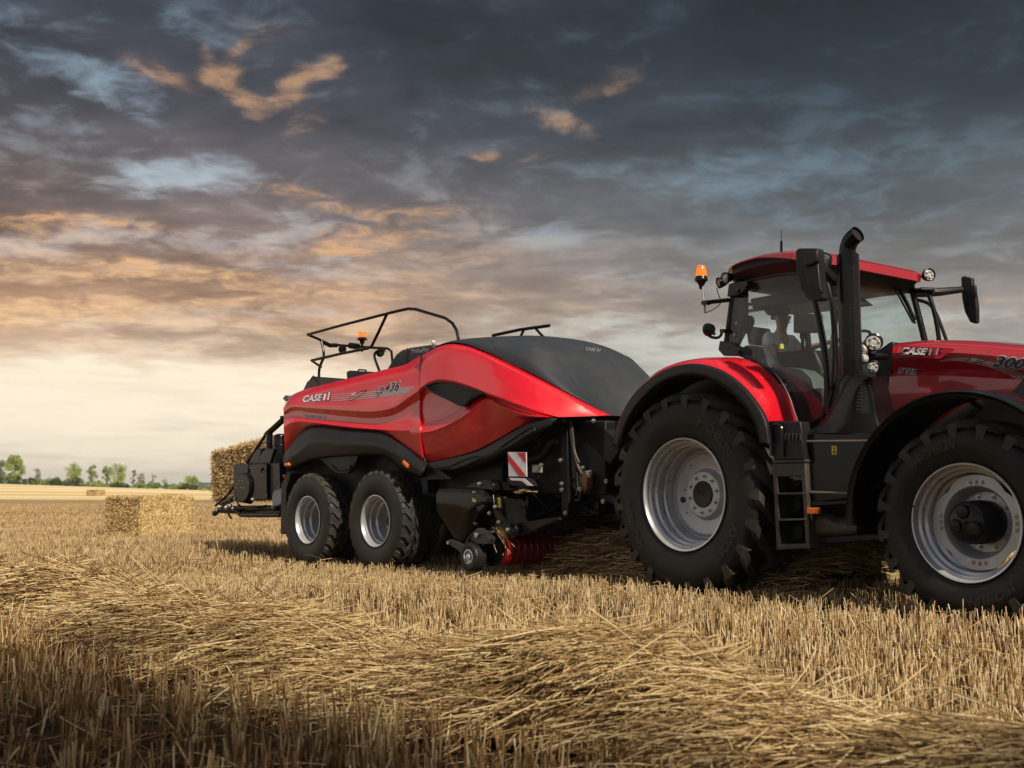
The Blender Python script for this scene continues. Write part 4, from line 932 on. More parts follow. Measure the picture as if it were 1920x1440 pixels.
# ------------------------------------------------------------------ the tractor
def build_tractor():
    fr = T; VC = 1.36; P = fr.P
    R0 = empty('tractor', (fr.o.x, fr.o.y, 0), fr.ang, 'red tractor with a glass cab, tall black exhaust and silver rims, driver at the wheel', 'tractor')
    rw = P(1282, 927, 0); fw = P(1811, 980, -.06)
    def place(mb, c, flip): mb.v = [Vector((p.x, -p.y if flip else p.y, p.z)) + c for p in mb.v]; return mb
    # rear wheels
    rear_rim = [(.560, .0), (.566, -.012), (.560, -.020), (.548, -.018), (.540, .0), (.534, .035), (.512, .05), (.508, .10), (.486, .115), (.480, .165), (.500, .18), (.500, .20), (.470, .215), (.452, .30), (.445, .315), (.44, .40)]
    disc_r = [(.445, .30), (.43, .300), (.415, .285), (.40, .31), (.30, .335), (.265, .335), (.25, .315), (.235, .285), (.225, .275), (.13, .275)]
    fr_rim = [(.455, .0), (.462, -.012), (.457, -.020), (.446, -.018), (.438, .0), (.432, .035), (.412, .05), (.408, .09), (.388, .105), (.383, .15), (.400, .165), (.402, .19), (.372, .205), (.365, .26), (.36, .40)]
    R_T = .965
    for flip, y in ((0, 0.0), (1, 2 * VC)):
        c = Vector((rw.x, y, rw.z))
        wh = place(MB().rev(rear_rim, seg=96), c, flip).build('rear_wheel', SILV, R0, smooth=35)
        ty, tr_ = ag_tyre(1.03, .562, .68, 21, .064, .040, .36); place(ty, c, flip).build('tyre', TYRE, wh, smooth=42); place(tr_, c, flip).build('tread', TREAD, wh, smooth=25)
        place(MB().rev(disc_r, seg=72), c, flip).build('wheel_disc', SILVD, wh, smooth=35)
        hb = MB().rev([(.0005, .265), (.125, .262), (.135, .27), (.135, .30), (.10, .31)], seg=40).rev([(.0005, .255), (.012, .255), (.012, .27)], seg=10)
        place(hb, c, flip).build('hub', BLKS, wh)
        place(bolts(MB(), 10, .185, .275, .014, .034, .2), c, flip).build_each('wheel_nut', STEEL, wh, merge=.04, smooth=0)
        mb = MB()
        for q, r, s in ((190, .335, .03), (125, .36, .010), (100, .40, .010), (160, .40, .010), (215, .33, .007), (245, .40, .010), (290, .40, .010), (172, .30, .007)):
            a = math.radians(q); mb.rev([(.0005, -.004), (s, -.004), (s * 1.1, .0)], (r * math.cos(a), .322, r * math.sin(a)), 14)
        place(mb, c, flip).build_each('disc_hole', BLKP, wh, smooth=0)
        if not flip:
            MB().tube([c + Vector((.30, .17, -.46)), c + Vector((.28, .12, -.44))], .007, 6).build('valve', BLKP, wh)
            for txt, rd, hh, a, m in (('MICHELIN', .765, .085, 50, 0), ('MICHELIN', .765, .085, 205, 0), ('AXIOBIB', .765, .085, -38, 0)):
                mbx = tyre_text(wh, txt, rd, hh, math.radians(a), -.0535)
                mbx.location = c
        # front
        c = Vector((fw.x, y + (fw.y if not flip else -fw.y), fw.z))
        wh = place(MB().rev(fr_rim, seg=96), c, flip).build('front_wheel', SILV, R0, smooth=35)
        ty, tr_ = ag_tyre(.805, .457, .58, 19, .054, .034, .40); place(ty, c, flip).build('tyre', TYRE, wh, smooth=42); place(tr_, c, flip).build('tread', TREAD, wh, smooth=25)
        # dished disc with wavy bolted flange
        mb = MB(); n = 96; rings = []
        for i in range(n):
            q = 2 * PI * i / n; k = abs(((q / (2 * PI) * 4 + .0) % 1) - .5) * 2
            lobe = .335 + .035 * (1 if k > .45 else k / .45)
            rings.append([(Vector((math.cos(q) * r, yy, math.sin(q) * r))) for r, yy in ((lobe, .175), (lobe, .160), (.285, .160), (.262, .19), (.25, .27), (.235, .30), (.16, .30))])
        rows = [[rings[i % n][k] for i in range(n + 1)] for k in range(7)]
        mb.grid(rows); place(mb, c, flip).build('wheel_disc', SILVD, wh, smooth=35)
        mb = MB()
        for g in range(4):
            for d in (-.16, 0, .16):
                q = g * PI / 2 + d + .0; bolts_c = (.315 * math.cos(q), 0, .315 * math.sin(q))
                mb.rev([(.0005, .135), (.008, .135), (.010, .147), (.017, .147), (.017, .16)], bolts_c, 8)
        bolts(mb, 10, .205, .30, .014, .034)
        place(mb, c, flip).build_each('wheel_nut', STEEL, wh, merge=.04, smooth=0)
        hb = MB().rev([(.0005, -.01), (.05, -.01), (.135, .0), (.158, .02), (.166, .05), (.166, .12), (.172, .13), (.172, .32)], seg=48)
        for q in (100, 200, 330):
            a = math.radians(q); hb.rev([(.0005, -.03), (.045, -.028), (.058, -.005), (.058, .02)], (.085 * math.cos(a), 0, .085 * math.sin(a)), 24)
        hb.rev([(.0005, -.03), (.012, -.028), (.014, 0)], (0, 0, 0), 8)
        place(hb, c, flip).build('planetary_hub', BLKS, wh)
        if not flip:
            for txt, a in (('MICHELIN', -68), ('MICHELIN', 112)):
                tyre_text(wh, txt, .60, .062, math.radians(a), -.0530).location = c
            MB().rev([(.0005, -.021), (.010, -.021), (.011, -.019)], c + Vector((-.435, 0, .12)), 12).build('valve_hole', BLKP, wh)
    # axles, belly, engine block
    ch = MB().box((rw.x - .16, .32, rw.z - .16), (rw.x + .16, 2 * VC - .32, rw.z + .16)).box((fw.x - .10, .25, fw.z - .10), (fw.x + .10, 2 * VC - .25, fw.z + .10))
    ch.box((-.55, .90, .62), (fw.x + .5, 1.82, 1.35)).box((-.3, .72, 1.0), (1.2, 2.0, 1.75)).box((1.6, .95, 1.2), (4.3, 1.77, 1.72)).box((.9, .55, .62), (1.9, 2.1, .95))
    ch.box((fw.x + .3, .8, .6), (fw.x + 1.5, 1.9, 1.1))
    ch.tube([(-.5, 1.1, .75), (-1.3, 1.05, .55)], .05, 8).tube([(-.5, 1.6, .75), (-1.3, 1.65, .55)], .05, 8).tube([(-.5, 1.36, .9), (-1.4, 1.4, .6)], .06, 8)
    ch.build('chassis', DARK, R0, bevel=.02)
    # ---------------- rear fender
    def rfend(mirror):
        red = [(-.02, [(1199, 728), (1220, 711), (1241, 697.5), (1286, 684), (1326, 686), (1362, 699), (1396, 725), (1424, 759), (1441, 791)]),
               (.04, [(1200, 724), (1222, 705), (1246, 690), (1288, 677.5), (1326, 677), (1364, 689), (1400, 715), (1430, 752), (1446, 790)]),
               (.10, [(1203, 727), (1226, 701), (1256, 685), (1290, 675), (1328, 672.5), (1366, 682), (1404, 705), (1435, 742), (1452, 789)]),
               (.24, [(1222, 712), (1245, 694), (1270, 682), (1300, 673.5), (1340, 670), (1380, 677), (1418, 700), (1450, 738), (1467, 789)]),
               (.40, [(1250, 706), (1270, 690), (1292, 681), (1320, 674), (1356, 669.5), (1392, 673), (1432, 696), (1464, 736), (1482, 790)]),
               (.465, [(1270, 706), (1288, 692), (1308, 683), (1335, 676), (1366, 671), (1398, 673), (1440, 697), (1474, 738), (1493, 790)]),
               (.475, [(1276, 712), (1294, 698), (1314, 689), (1341, 682), (1370, 678), (1401, 680), (1442, 703), (1475, 742), (1494, 794)])]
        rows = loft(fr, red, 48, 4); mb = MB().grid(rows, skirt=.0)
        bl = [(.06, [(1154, 838), (1160, 808), (1176, 770), (1200, 733), (1240, 702), (1286, 688), (1324, 690), (1360, 704), (1393, 730), (1420, 763), (1437, 795), (1440, 830)]),
              (-.04, [(1148, 834), (1156, 800), (1174, 760), (1199, 727), (1241, 696), (1286, 682.5), (1326, 684.5), (1362, 698), (1396, 724), (1424, 758), (1441, 790), (1447, 830)]),
              (-.10, [(1150, 832), (1159, 798), (1177, 758), (1202, 727), (1243, 697), (1286, 684), (1324, 687), (1359, 701), (1392, 727), (1419, 761), (1435, 793), (1441, 830)]),
              (-.11, [(1156, 834), (1168, 800), (1187, 766), (1210, 739), (1247, 712), (1287, 701), (1322, 704), (1353, 717), (1384, 741), (1409, 771), (1424, 800), (1430, 830)]),
              (-.05, [(1160, 836), (1172, 804), (1191, 771), (1213, 745), (1249, 718), (1287, 707), (1320, 710), (1350, 723), (1380, 746), (1404, 775), (1418, 803), (1424, 832)])]
        rb = MB().grid(loft(fr, bl, 60, 4))
        # inner liner of the arch
        ln = [(-.05, bl[4][1]), (.30, [(a + 26, b + 2) for a, b in bl[4][1]]), (.62, [(a + 48, b + 3) for a, b in bl[4][1]])]
        lb = MB().grid(loft(fr, ln, 40, 3))
        if mirror: mb, rb, lb = mb.mirrored(VC), rb.mirrored(VC), lb.mirrored(VC)
        wl = MB().prism(poly(fr, .70, [(1215, 760), (1235, 730), (1262, 706), (1300, 690), (1345, 688), (1400, 700), (1440, 730), (1470, 770), (1480, 840), (1470, 930), (1330, 930), (1250, 860)]), .05)
        if mirror: wl = wl.mirrored(VC)
        f = mb.build('rear_fender', RED, R0, smooth=60); wl.build('inner_arch_wall', DARK, f)
        rb.build('fender_flare', BLK, f, smooth=60); lb.build('fender_liner', BLKP, f, smooth=60)
        return f
    rf = rfend(0); rfend(1)
    # bottom bracket of flare, pocket near the ladder
    slab(fr, -.02, .12, [(1441, 789), (1500, 790), (1503, 812), (1507, 862), (1450, 862), (1443, 830)]).build('cab_step_panel', BLK, R0, bevel=.012)
    MB().tube([P(a, b, -.04) for a, b in [(1446, 855), (1446, 805), (1450, 797), (1462, 797), (1466, 805), (1467, 856)]], .014, 6, smooth=30).build('door_step_rim', BLKS, R0)
    mb = MB()
    for k in range(5): mb.tube([P(1473 + 7 * k, 812, -.025), P(1473 + 7 * k, 826, -.025)], .014, 6)
    mb.build_each('vent_slot', BLKP, R0)
    # ladder
    lad = MB()
    for q in ([(1448, 866), (1456, 866), (1463, 1031), (1456, 1032)], [(1501, 866), (1509, 865), (1519, 1030), (1511, 1031)]): slab(fr, .0, .18, q, lad)
    for q in ([(1447, 862), (1510, 861), (1510, 867), (1447, 869)], [(1458, 924), (1507, 923.5), (1507, 927), (1458, 928)], [(1460, 973), (1511, 972), (1511, 976), (1460, 977)], [(1460, 1020), (1519, 1019), (1520, 1028), (1460, 1031)]): slab(fr, -.01, .22, q, lad)
    slab(fr, .0, .2, [(1453, 869), (1505, 868), (1506, 892), (1454, 894)], lad)
    lad.build('cab_ladder', mat('worn_black_steel', (.028, .026, .024), .45, dust=.5, dustcol=(.12, .09, .06, 1)), R0, bevel=.006)
    lt = MB()
    for q in ([(1464, 902), (1498, 900), (1500, 912), (1490, 920), (1466, 922)], [(1466, 936), (1500, 934), (1501, 950), (1496, 962), (1468, 964)], [(1468, 984), (1504, 983), (1504, 1003), (1500, 1016), (1472, 1017)]): slab(fr, .16, .34, q, lt)
    lt.build('step_well', BLK, R0, bevel=.02)
    # console below the door + battery box
    bx = slab(fr, .06, .55, [(1508, 810), (1655, 812), (1640, 870), (1614, 934), (1595, 936), (1513, 947)]); bvX = bx.bvh()
    box = bx.build('side_tank', BLKS, R0, bevel=.02)
    MB().tube([P(1513, 828, .05), P(1643, 827, .05)], .013, 8).tube([P(1516, 923, .05), P(1612, 926, .05)], .013, 8).build_each('tank_rib', mat('scuffed_edge', (.12, .11, .10), .4, dust=.4), box)
    slab(fr, .04, .06, [(1514, 942), (1592, 938), (1592, 944), (1514, 948)]).build('tank_lip', BLKS, box)
    mb = MB(); q = [(1560.3, 852), (1569.5, 852), (1569, 836), (1559.8, 836)]
    mb.add([stick(fr, bvX, .06, *quad_map(q, a, b), .004) for a, b in ((0, 0), (1, 0), (1, 1), (0, 1))], [(0, 1, 2, 3)]); s_ = mb.build('warning_sticker', YEL, box, smooth=0, fix=False)
    m2 = MB()
    for pg in ([(.2, .6), (.8, .6), (.5, .93)], [(.22, .12), (.42, .12), (.42, .48), (.22, .48)], [(.58, .12), (.78, .12), (.78, .48), (.58, .48)], [(.38, .22), (.62, .22), (.62, .34), (.38, .34)]):
        m2.add([stick(fr, bvX, .06, *quad_map(q, a, b), .006) for a, b in pg], [tuple(range(len(pg)))])
    m2.build('sticker_symbol', BLKP, s_, smooth=0, fix=False)
    cs = [(.16, [(1508, 809), (1540, 790), (1566, 745), (1580, 712), (1592, 698), (1612, 694)]),
          (.08, [(1509, 812), (1545, 795), (1572, 750), (1588, 720), (1602, 704), (1620, 700)]),
          (.05, [(1560, 812), (1575, 800), (1590, 765), (1602, 735), (1614, 716), (1628, 706)]),
          (.07, [(1610, 813), (1612, 800), (1614, 770), (1616, 742), (1622, 722), (1634, 708)]),
          (.14, [(1655, 813), (1651, 800), (1644, 775), (1640, 745), (1637, 722), (1638, 706)]),
          (.55, [(1690, 818), (1686, 800), (1676, 775), (1670, 745), (1665, 722), (1664, 706)])]
    cm = MB().grid(loft(fr, cs, 30, 5)); bvC = cm.bvh(); con = cm.build('console', BLKS, R0, smooth=60)
    gr = MB()
    decal_strip(gr, fr, bvC, .1, [(1607, 774), (1606, 745), (1617, 716)], [(1631, 774), (1628, 745), (1626, 716)], 12, .004)
    gr.build('air_grille', BLKP, con, smooth=0, fix=False)
    g2 = MB()
    for k in range(9):
        yy = 720 + k * 6; a = 1616 - (yy - 716) * .17; b = 1619 - (yy - 716) * .04
        g2.tube([stick(fr, bvC, .1, a, yy, .01), stick(fr, bvC, .1, b, yy, .01)], .007, 5)
    g2.build_each('grille_bar', GREYD, con)
    # floor under, dusty muffler-like casting
    dust_m = mat('dusty_casting', (.045, .038, .032), .55, dust=.8, dustcol=(.13, .095, .065, 1))
    cst = [(.20, [(1520, 975), (1524, 965), (1545, 962), (1570, 968), (1596, 972), (1606, 972)]), (.10, [(1520, 985), (1535, 972), (1555, 975), (1572, 984), (1590, 980), (1606, 978)]),
           (.10, [(1519, 1000), (1535, 998), (1555, 998), (1570, 1000), (1590, 998), (1606, 996)]), (.2, [(1519, 1012), (1535, 1010), (1555, 1010), (1570, 1010), (1590, 1009), (1610, 1008)])]
    MB().grid(loft(fr, cst, 30, 4), skirt=.3).build('axle_casting', dust_m, R0)
    slab(fr, .12, .5, [(1518, 1008), (1660, 1000), (1662, 1012), (1545, 1020), (1519, 1022)]).build('frame_rail', DARK, R0, bevel=.01)
    slab(fr, -.01, .03, [(1512, 952), (1533.5, 952), (1534, 963.5), (1512.5, 963.5)]).build('side_marker', ORG, R0, bevel=.005)
    # ---------------- front fender
    cw = fw
    def ffend(mirror):
        K = 60; out = []
        prof = [(-.14, .965), (-.155, .985), (-.13, 1.0), (-.04, 1.008), (.2, 1.012), (.44, 1.008), (.50, 1.0)]
        for dy, rad in prof:
            row = []
            for k in range(K):
                a = math.radians(184 - 150 * k / (K - 1)); rr_ = rad
                row.append(Vector((cw.x + rr_ * math.cos(a) * 1.0, cw.y + dy, cw.z + .02 + rr_ * math.sin(a))))
            out.append(row)
        mb = MB().grid(out); ins = [[Vector((p.x + (cw.x - p.x) * .025, p.y, p.z + (cw.z - p.z) * .025)) for p in r] for r in out]; mb.grid(ins)
        # front and rear edges closed
        for k in (0, K - 1): mb.grid([[r[k] for r in out], [r[k] for r in ins]])
        mb.grid([out[0], ins[0]])
        if mirror: mb = mb.mirrored(VC)
        f = mb.build('front_fender', BLKS, R0, smooth=55)
        lw = MB().prism([Vector((cw.x + .985 * math.cos(math.radians(a)), cw.y + .60, cw.z + .02 + .985 * math.sin(math.radians(a)))) for a in range(186, 14, -6)] + [Vector((cw.x + .2, cw.y + .6, cw.z + .1)), Vector((cw.x - .2, cw.y + .6, cw.z + .1))], .06)
        if mirror: lw = lw.mirrored(VC)
        lw.build('wheel_liner', BLKP, f)
        return f
    ffend(0); ffend(1)
    MB().tube([P(1632, 914, .0), P(1650, 912, .0)], .02, 6).tube([(cw.x - .2, cw.y + .5, cw.z + .98), (cw.x - .1, 1.0, cw.z + .75)], .03, 6).build_each('fender_stay', BLKS, R0)
    # ---------------- hood
    XE = 4.75
    def hr(v, pts, zend, vend=None):
        r = [P(a, b, v) for a, b in pts]; r.append(Vector((XE, vend if vend is not None else v + .10, zend))); return catmull(r, 50)
    hrs = [hr(.98, [(1680, 800), (1720, 800), (1920, 800)], 1.45),
           hr(.90, [(1662, 778), (1720, 776), (1920, 770)], 1.52),
           hr(.88, [(1664, 740), (1725, 738), (1800, 736), (1920, 730)], 1.68),
           hr(.88, [(1668, 706), (1730, 704), (1800, 706), (1920, 712)], 1.82),
           hr(.93, [(1670, 698), (1735, 697), (1800, 700), (1920, 706)], 1.86),
           hr(.86, [(1672, 672), (1735, 671), (1800, 677), (1850, 684), (1920, 694)], 1.93),
           hr(.85, [(1673, 662), (1735, 660), (1800, 662), (1850, 666), (1920, 674)], 2.02),
           hr(.90, [(1674, 650), (1740, 645), (1800, 647), (1850, 650), (1920, 657)], 2.10),
           hr(1.02, [(1682, 643), (1743, 638), (1800, 639), (1850, 642), (1920, 647.5)], 2.16),
           ]
    top = [Vector((p.x, VC, p.z + .03)) for p in hrs[-1]]
    allr = hrs + [top] + [[Vector((p.x, 2 * VC - p.y, p.z)) for p in r] for r in reversed(hrs)]
    rows = []
    for a, b in zip(allr, allr[1:]):
        for k in range(3): rows.append([p.lerp(q, k / 3) for p, q in zip(a, b)])
    rows.append(allr[-1])
    hm = MB().grid(rows); o0 = len(hm.v)
    hm.f.append(tuple(i * 50 + 49 for i in range(len(rows)))); hm.f.append(tuple(i * 50 for i in reversed(range(len(rows)))))
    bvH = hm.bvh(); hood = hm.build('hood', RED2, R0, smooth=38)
    # emblem plate
    eb = [(1691, 668), (1693, 648), (1789, 652), (1789, 654), (1767, 673), (1764, 674)]
    ep = MB(); a_ = [stick(fr, bvH, .88, x, y, .0) for x, y in eb]; cc = sum(a_, Vector()) / 6
    ep.prism([p + Vector((0, -.02, 0)) for p in a_], .08); bvE = ep.bvh(); epo = ep.build('emblem_plate', RED2, hood, bevel=.006)
    outlined('maker_lettering', fr, bvE, .88, 'CASE', [(1690.5, 663.5), (1738.5, 665.5), (1742, 653.5), (1694, 651.5)], mat('light_grey_print', (.62, .62, .64), .4), BLKP, epo, fo=.04, eo=.08, lift=.010)
    mk, mw, mr = MB(), MB(), MB()
    for (mbx, l, e) in ((mk, .004, .8), (mw, .007, 0)):
        for x0 in (1743, 1755.5): decal_strip(mbx, fr, bvE, .88, [(x0 + 3.6 - e, 653.2 - e), (x0 + 7.6 + e, 653.4 - e)], [(x0 - e, 666 + e), (x0 + 4.2 + e, 666.2 + e)], 4, l)
    decal_strip(mr, fr, bvE, .88, [(1754.2, 651.5), (1757.6, 651.6)], [(1750, 666.2), (1753.6, 666.4)], 4, .008)
    for q_ in mk.v: q_.y -= .010
    for q_ in mw.v + mr.v: q_.y -= .012
    em = mk.build('maker_emblem', BLKP, epo, smooth=0, fix=False); mw.build('emblem_stroke', SILP, em, smooth=0, fix=False); mr.build('emblem_stroke', REDP, em, smooth=0, fix=False)
    st = MB()
    for y0 in range(3):
        L = [(1762, 675.5 + y0 * .9), (1800, 671.5 + y0 * 2.2), (1835, 674 + y0 * 3.6), (1870, 682 + y0 * 4.4), (1905, 696.5 + y0 * 4.9), (1922, 705 + y0 * 5)]
        th = [.5, 1.0, 1.6, 2.2, 2.8, 3.0]; decal_strip(st, fr, bvH, .88, L, [(a, b + t) for (a, b), t in zip(L, th)], 30, .003)
    st.build_each('stripe', SILP, hood, smooth=0, fix=False)
    outlined('model_lettering', fr, bvH, .88, '300', [(1863, 686.5), (1919, 692.5), (1925, 673.5), (1869, 667)], BLKP, SILP, hood, fo=.03, eo=.075)
    outlined('series_lettering', fr, bvH, .88, 'OPTUM', [(1684.5, 698.5), (1717.5, 702), (1719, 692.8), (1686, 689.8)], BLKP, mat('light_grey_print', (.62, .62, .64), .4), hood, fo=-.005, eo=.10, shear=.12)
    mb = MB(); ov = [(1832 + 21 * math.cos(2 * PI * i / 40), 675.5 - 4.6 * math.sin(2 * PI * i / 40) - 3.0 * math.cos(2 * PI * i / 40)) for i in range(41)]
    mb.tube([stick(fr, bvH, .88, a, b, .002) for a, b in ov], .004, 5, caps=False); mb.build('looped_emblem', BLKP, hood)
    decal_text('emblem_lettering', fr, bvH, .88, 'AFS', [(1820, 676), (1831, 676.8), (1832, 671.8), (1821, 671)], WHT, hood, .02, .006)
    # black side grille panel of the hood, starts at the right edge of the frame
    slab(fr, .86, .89, [(1884, 752), (1925, 700), (2100, 730), (2100, 800), (1884, 800)]).build('engine_grille', BLKP, R0, bevel=.01)
    slab(fr, .90, 1.8, [(1640, 660), (1668, 640), (1676, 642), (1668, 720), (1664, 790), (1690, 800), (1640, 800)]).build('bulkhead', BLKS, R0, bevel=.03)
    # ---------------- exhaust
    ex = P(1593, 600, .28); xr = .098
    zt = P(1593, 478, .28).z; zb = P(1600, 700, .28).z
    es = MB().rev([(.06, zt + .01), (xr - .01, zt + .01), (xr, zt), (xr, zb), (.09, zb - .05)], (ex.x, ex.y, 0), 40, axis='z'); exo = es.build('exhaust_stack', BLKS, R0)
    hb = MB()
    for i in range(26):
        for k in range(44):
            q = -PI * .95 + (i / 26) * PI * 1.1; z = zb + .12 + k * (zt - zb - .22) / 44; xo = Vector((ex.x + (xr + .0012) * math.cos(q), ex.y + (xr + .0012) * math.sin(q), z))
            tv = Vector((-math.sin(q), math.cos(q), 0)) * .0030; zv = Vector((0, 0, .0030)); hb.add([xo - tv - zv, xo + tv - zv, xo + tv + zv, xo - tv + zv], [(0, 1, 2, 3)])
    hb.build('perforations', mat('shield_holes', (.008, .008, .008), .6), exo, smooth=0, fix=False)
    pipe = [Vector((ex.x, ex.y, zt - .1)), Vector((ex.x, ex.y, zt + .04)), Vector((ex.x + .01, ex.y, zt + .08)), Vector((ex.x + .04, ex.y - .005, zt + .125)), Vector((ex.x + .085, ex.y - .01, zt + .155)), Vector((ex.x + .125, ex.y - .012, zt + .172))]
    MB().tube(pipe, .074, 28, smooth=26, caps=False).build('exhaust_pipe', BLKS, exo)
    d = (pipe[-1] - pipe[-2]).normalized(); pe = pipe[-1] - d * .01
    MB().tube([pe - d * .02, pe - d * .015], .070, 24).build('pipe_mouth', BLKP, exo)
    # work lights beside the exhaust
    def lamp(px, py, v, r, nm, dr=Vector((.8, -.6, -.05))):
        c = P(px, py, v); dr = dr.normalized(); M = Matrix.Translation(c) @ dr.to_track_quat('X', 'Z').to_matrix().to_4x4()
        mb = MB().rev([(.0005, -.09), (r * .6, -.085), (r * .95, -.04), (r * 1.12, .0), (r * 1.15, .02), (r * 1.0, .024), (r, .01)], (0, 0, 0), 28, axis='x'); mb.v = [M @ p for p in mb.v]
        o = mb.build(nm, BLKS, R0)
        l = MB().rev([(.0005, .018), (r * .6, .016), (r * 1.0, .008)], (0, 0, 0), 28, axis='x'); l.v = [M @ p for p in l.v]; l.build('lamp_lens', LENS, o)
        pt = MB().rev([(r * .45, .021), (r * .5, .023), (r * .55, .021)], (0, 0, 0), 20, axis='x')
        for k in range(5):
            q = 2 * PI * k / 5; pt.rev([(.0005, .026), (r * .18, .024), (r * .2, .015)], (0, r * .6 * math.cos(q), r * .6 * math.sin(q)), 8, axis='x')
        pt.v = [M @ p for p in pt.v]; pt.build('lamp_reflectors', STEEL, o); return o
    lamp(1638, 642, .42, .070, 'work_lamp', Vector((.7, -.7, 0))); lamp(1637, 688, .42, .050, 'work_lamp', Vector((.7, -.75, 0)))
    lamp(1547, 487.5, .42, .062, 'roof_lamp', Vector((.2, -1, -.15))); lamp(1361.5, 521, .40, .052, 'roof_lamp', Vector((-.1, -1, -.2))); lamp(1350, 530, .5, .052, 'roof_lamp', Vector((-.5, -1, -.3)))
    lamp(1741, 515.5, 2.2, .060, 'roof_lamp', Vector((1, -.5, 0)))
    MB().rev([(.0005, -.05), (.035, -.045), (.045, -.02), (.045, .01)], P(1619.5, 655, .38), 20).rev([(.0005, -.05), (.035, -.045), (.045, -.02), (.045, .01)], P(1619.5, 673, .38), 20).build_each('turn_signal', LENS, R0)
    MB().tube([P(1625, 670, .42), P(1650, 668, .5), P(1662, 669, .6)], .03, 8).tube([P(1630, 655, .5), P(1630, 690, .5)], .02, 6).build('lamp_bracket', BLKS, R0)
    # ---------------- cab
    # frame pillars
    VN, VF = .50, 2.22
    A0 = P(1737, 636, VF); A1 = P(1705, 525, VF)       # far front pillar
    fu0, fu1 = A0.x, A1.x; fz0, fz1 = 2.32, 3.20
    rb0, rb1 = P(1366, 640, VN), P(1374, 556, VN)
    FR_ = MB()
    def both(pts, r): 
        FR_.tube(pts, r, 10, smooth=16); FR_.tube([Vector((p.x, 2 * VC - p.y, p.z)) for p in pts], r, 10, smooth=16)
    near_front_b = Vector((fu0 + .08, VN + .0, 1.75)); 
    both([P(1360, 655, VN), P(1365, 620, VN), P(1376, 548, VN), P(1384, 530, VN)], .028)
    both([Vector((fu0 + .05, 2 * VC - VF, 1.72)), Vector((fu0 + .03, 2 * VC - VF, 2.3)), Vector((fu1 + .02, 2 * VC - VF, fz1))], .034)
    both([P(1538, 800, VN), P(1563, 720, VN), P(1567, 640, VN), P(1558, 560, VN), P(1545, 510, VN)], .024)
    both([P(1403, 527, VN), P(1440, 519, VN), P(1491, 511, VN), P(1556, 509, VN)], .024)
    FR_.build_each('cab_pillar', BLKS, R0)
    # rear corner inner trim
    slab(fr, VN + .02, VN + .07, [(1361, 640), (1368, 600), (1378, 545), (1398, 545), (1398, 590), (1384, 640), (1380, 650)]).build('rear_pillar_trim', BLK, R0, bevel=.01)
    dr_ = [(1366, 650), (1364, 636), (1369, 600), (1376, 552), (1385, 532), (1404, 526.5), (1445, 518), (1491, 512.5), (1540, 510), (1552, 530), (1560, 590), (1566, 660), (1562, 730), (1540, 781), (1499, 793), (1492, 780), (1479, 742), (1463, 713), (1446, 694), (1428, 681), (1405, 671), (1386, 666)]
    gl = MB(); ring = poly(fr, VN - .012, dr_); gl.add(ring, [tuple(range(len(ring)))]); gb = gl.mirrored(VC)
    door = gl.build('door_glass', GLASS, R0, smooth=0); gb.build('door_glass', GLASS, R0, smooth=0)
    MB().tube(catmull([p + Vector((0, -.004, 0)) for p in ring], 140, closed=True), .011, 6).build('glass_seal', BLKP, door)
    MB().tube([P(a, b, VN - .03) for a, b in [(1546, 530), (1553, 545), (1560, 600), (1562, 680), (1559, 735)]], .012, 6, smooth=24).build('door_handle_bar', BLKS, R0)
    MB().rev([(.0005, -.03), (.012, -.028), (.016, 0)], P(1548.5, 697, VN), 12).build('door_lock', STEEL, R0)
    wz = MB().add([(fu0 + .04, 2 * VC - VF + .03, 1.9), (fu0 + .04, VF - .03, 1.9), (fu0 + .02, VF - .03, 2.32), (fu1 + .01, VF - .04, 3.2), (fu1 + .01, 2 * VC - VF + .04, 3.2), (fu0 + .02, 2 * VC - VF + .03, 2.32)], [(0, 1, 2, 3, 4, 5)])
    wz.build('windscreen', GLASS, R0, smooth=0)
    rbx = P(1366, 640, VN).x
    MB().add([(rbx, VN + .05, 2.35), (rbx, VF - .05, 2.35), (rbx + .06, VF - .05, 3.15), (rbx + .06, VN + .05, 3.15)], [(0, 1, 2, 3)]).build('rear_window', GLASS, R0, smooth=0)
    # wiper & cables at the far side of the windscreen
    MB().tube([P(1666, 512, 1.9), P(1690, 545, 1.95), P(1716, 607, 2.0)], .012, 6, smooth=12).tube([P(1662, 513, 1.85), P(1680, 545, 1.85), P(1712, 605, 1.95)], .010, 6, smooth=12).tube([P(1684, 540, 1.95), P(1699, 566, 1.98), P(1715, 600, 2.0)], .02, 6).build_each('wiper', BLKS, R0)
    MB().tube([P(1720, 562, 2.3), P(1742, 570, 2.35), P(1756, 590, 2.4), P(1766, 615, 2.4), P(1775, 640, 2.4)], .018, 8, smooth=30).build('mirror_handrail', BLKS, R0)
    # roof
    def rrect(u0, u1, v0, v1, z, rad, n=10, crown=0.0, droop=0):
        out = []
        for (cx, cy, a0) in ((u1 - rad, v0 + rad, -90), (u1 - rad, v1 - rad, 0), (u0 + rad, v1 - rad, 90), (u0 + rad, v0 + rad, 180)):
            for k in range(n + 1):
                q = math.radians(a0 + 90 * k / n); out.append(Vector((cx + rad * math.cos(q), cy + rad * math.sin(q), z)))
        return out
    def densify(r): return resample(r + [r[0]], 129)[:-1]
    def drop(p): t = max(0, min(1, ((p.x - U0) / (U1 - U0) - .35) / .65)); return .028 - .090 * t * t * (3 - 2 * t)
    def roofz(p, z, lift):  # gentle longitudinal camber, rear droops
        t = (p.x - U0) / (U1 - U0); t = max(0, min(1, t))
        return z + lift * (math.sin(PI * min(1, t * .75 + .12)) - .55)
    rr0 = P(1337, 503, .36); U0 = rr0.x; V0, V1 = .36, 2.36; U1 = P(1747, 497, V1 - .05).x
    zs = rr0.z
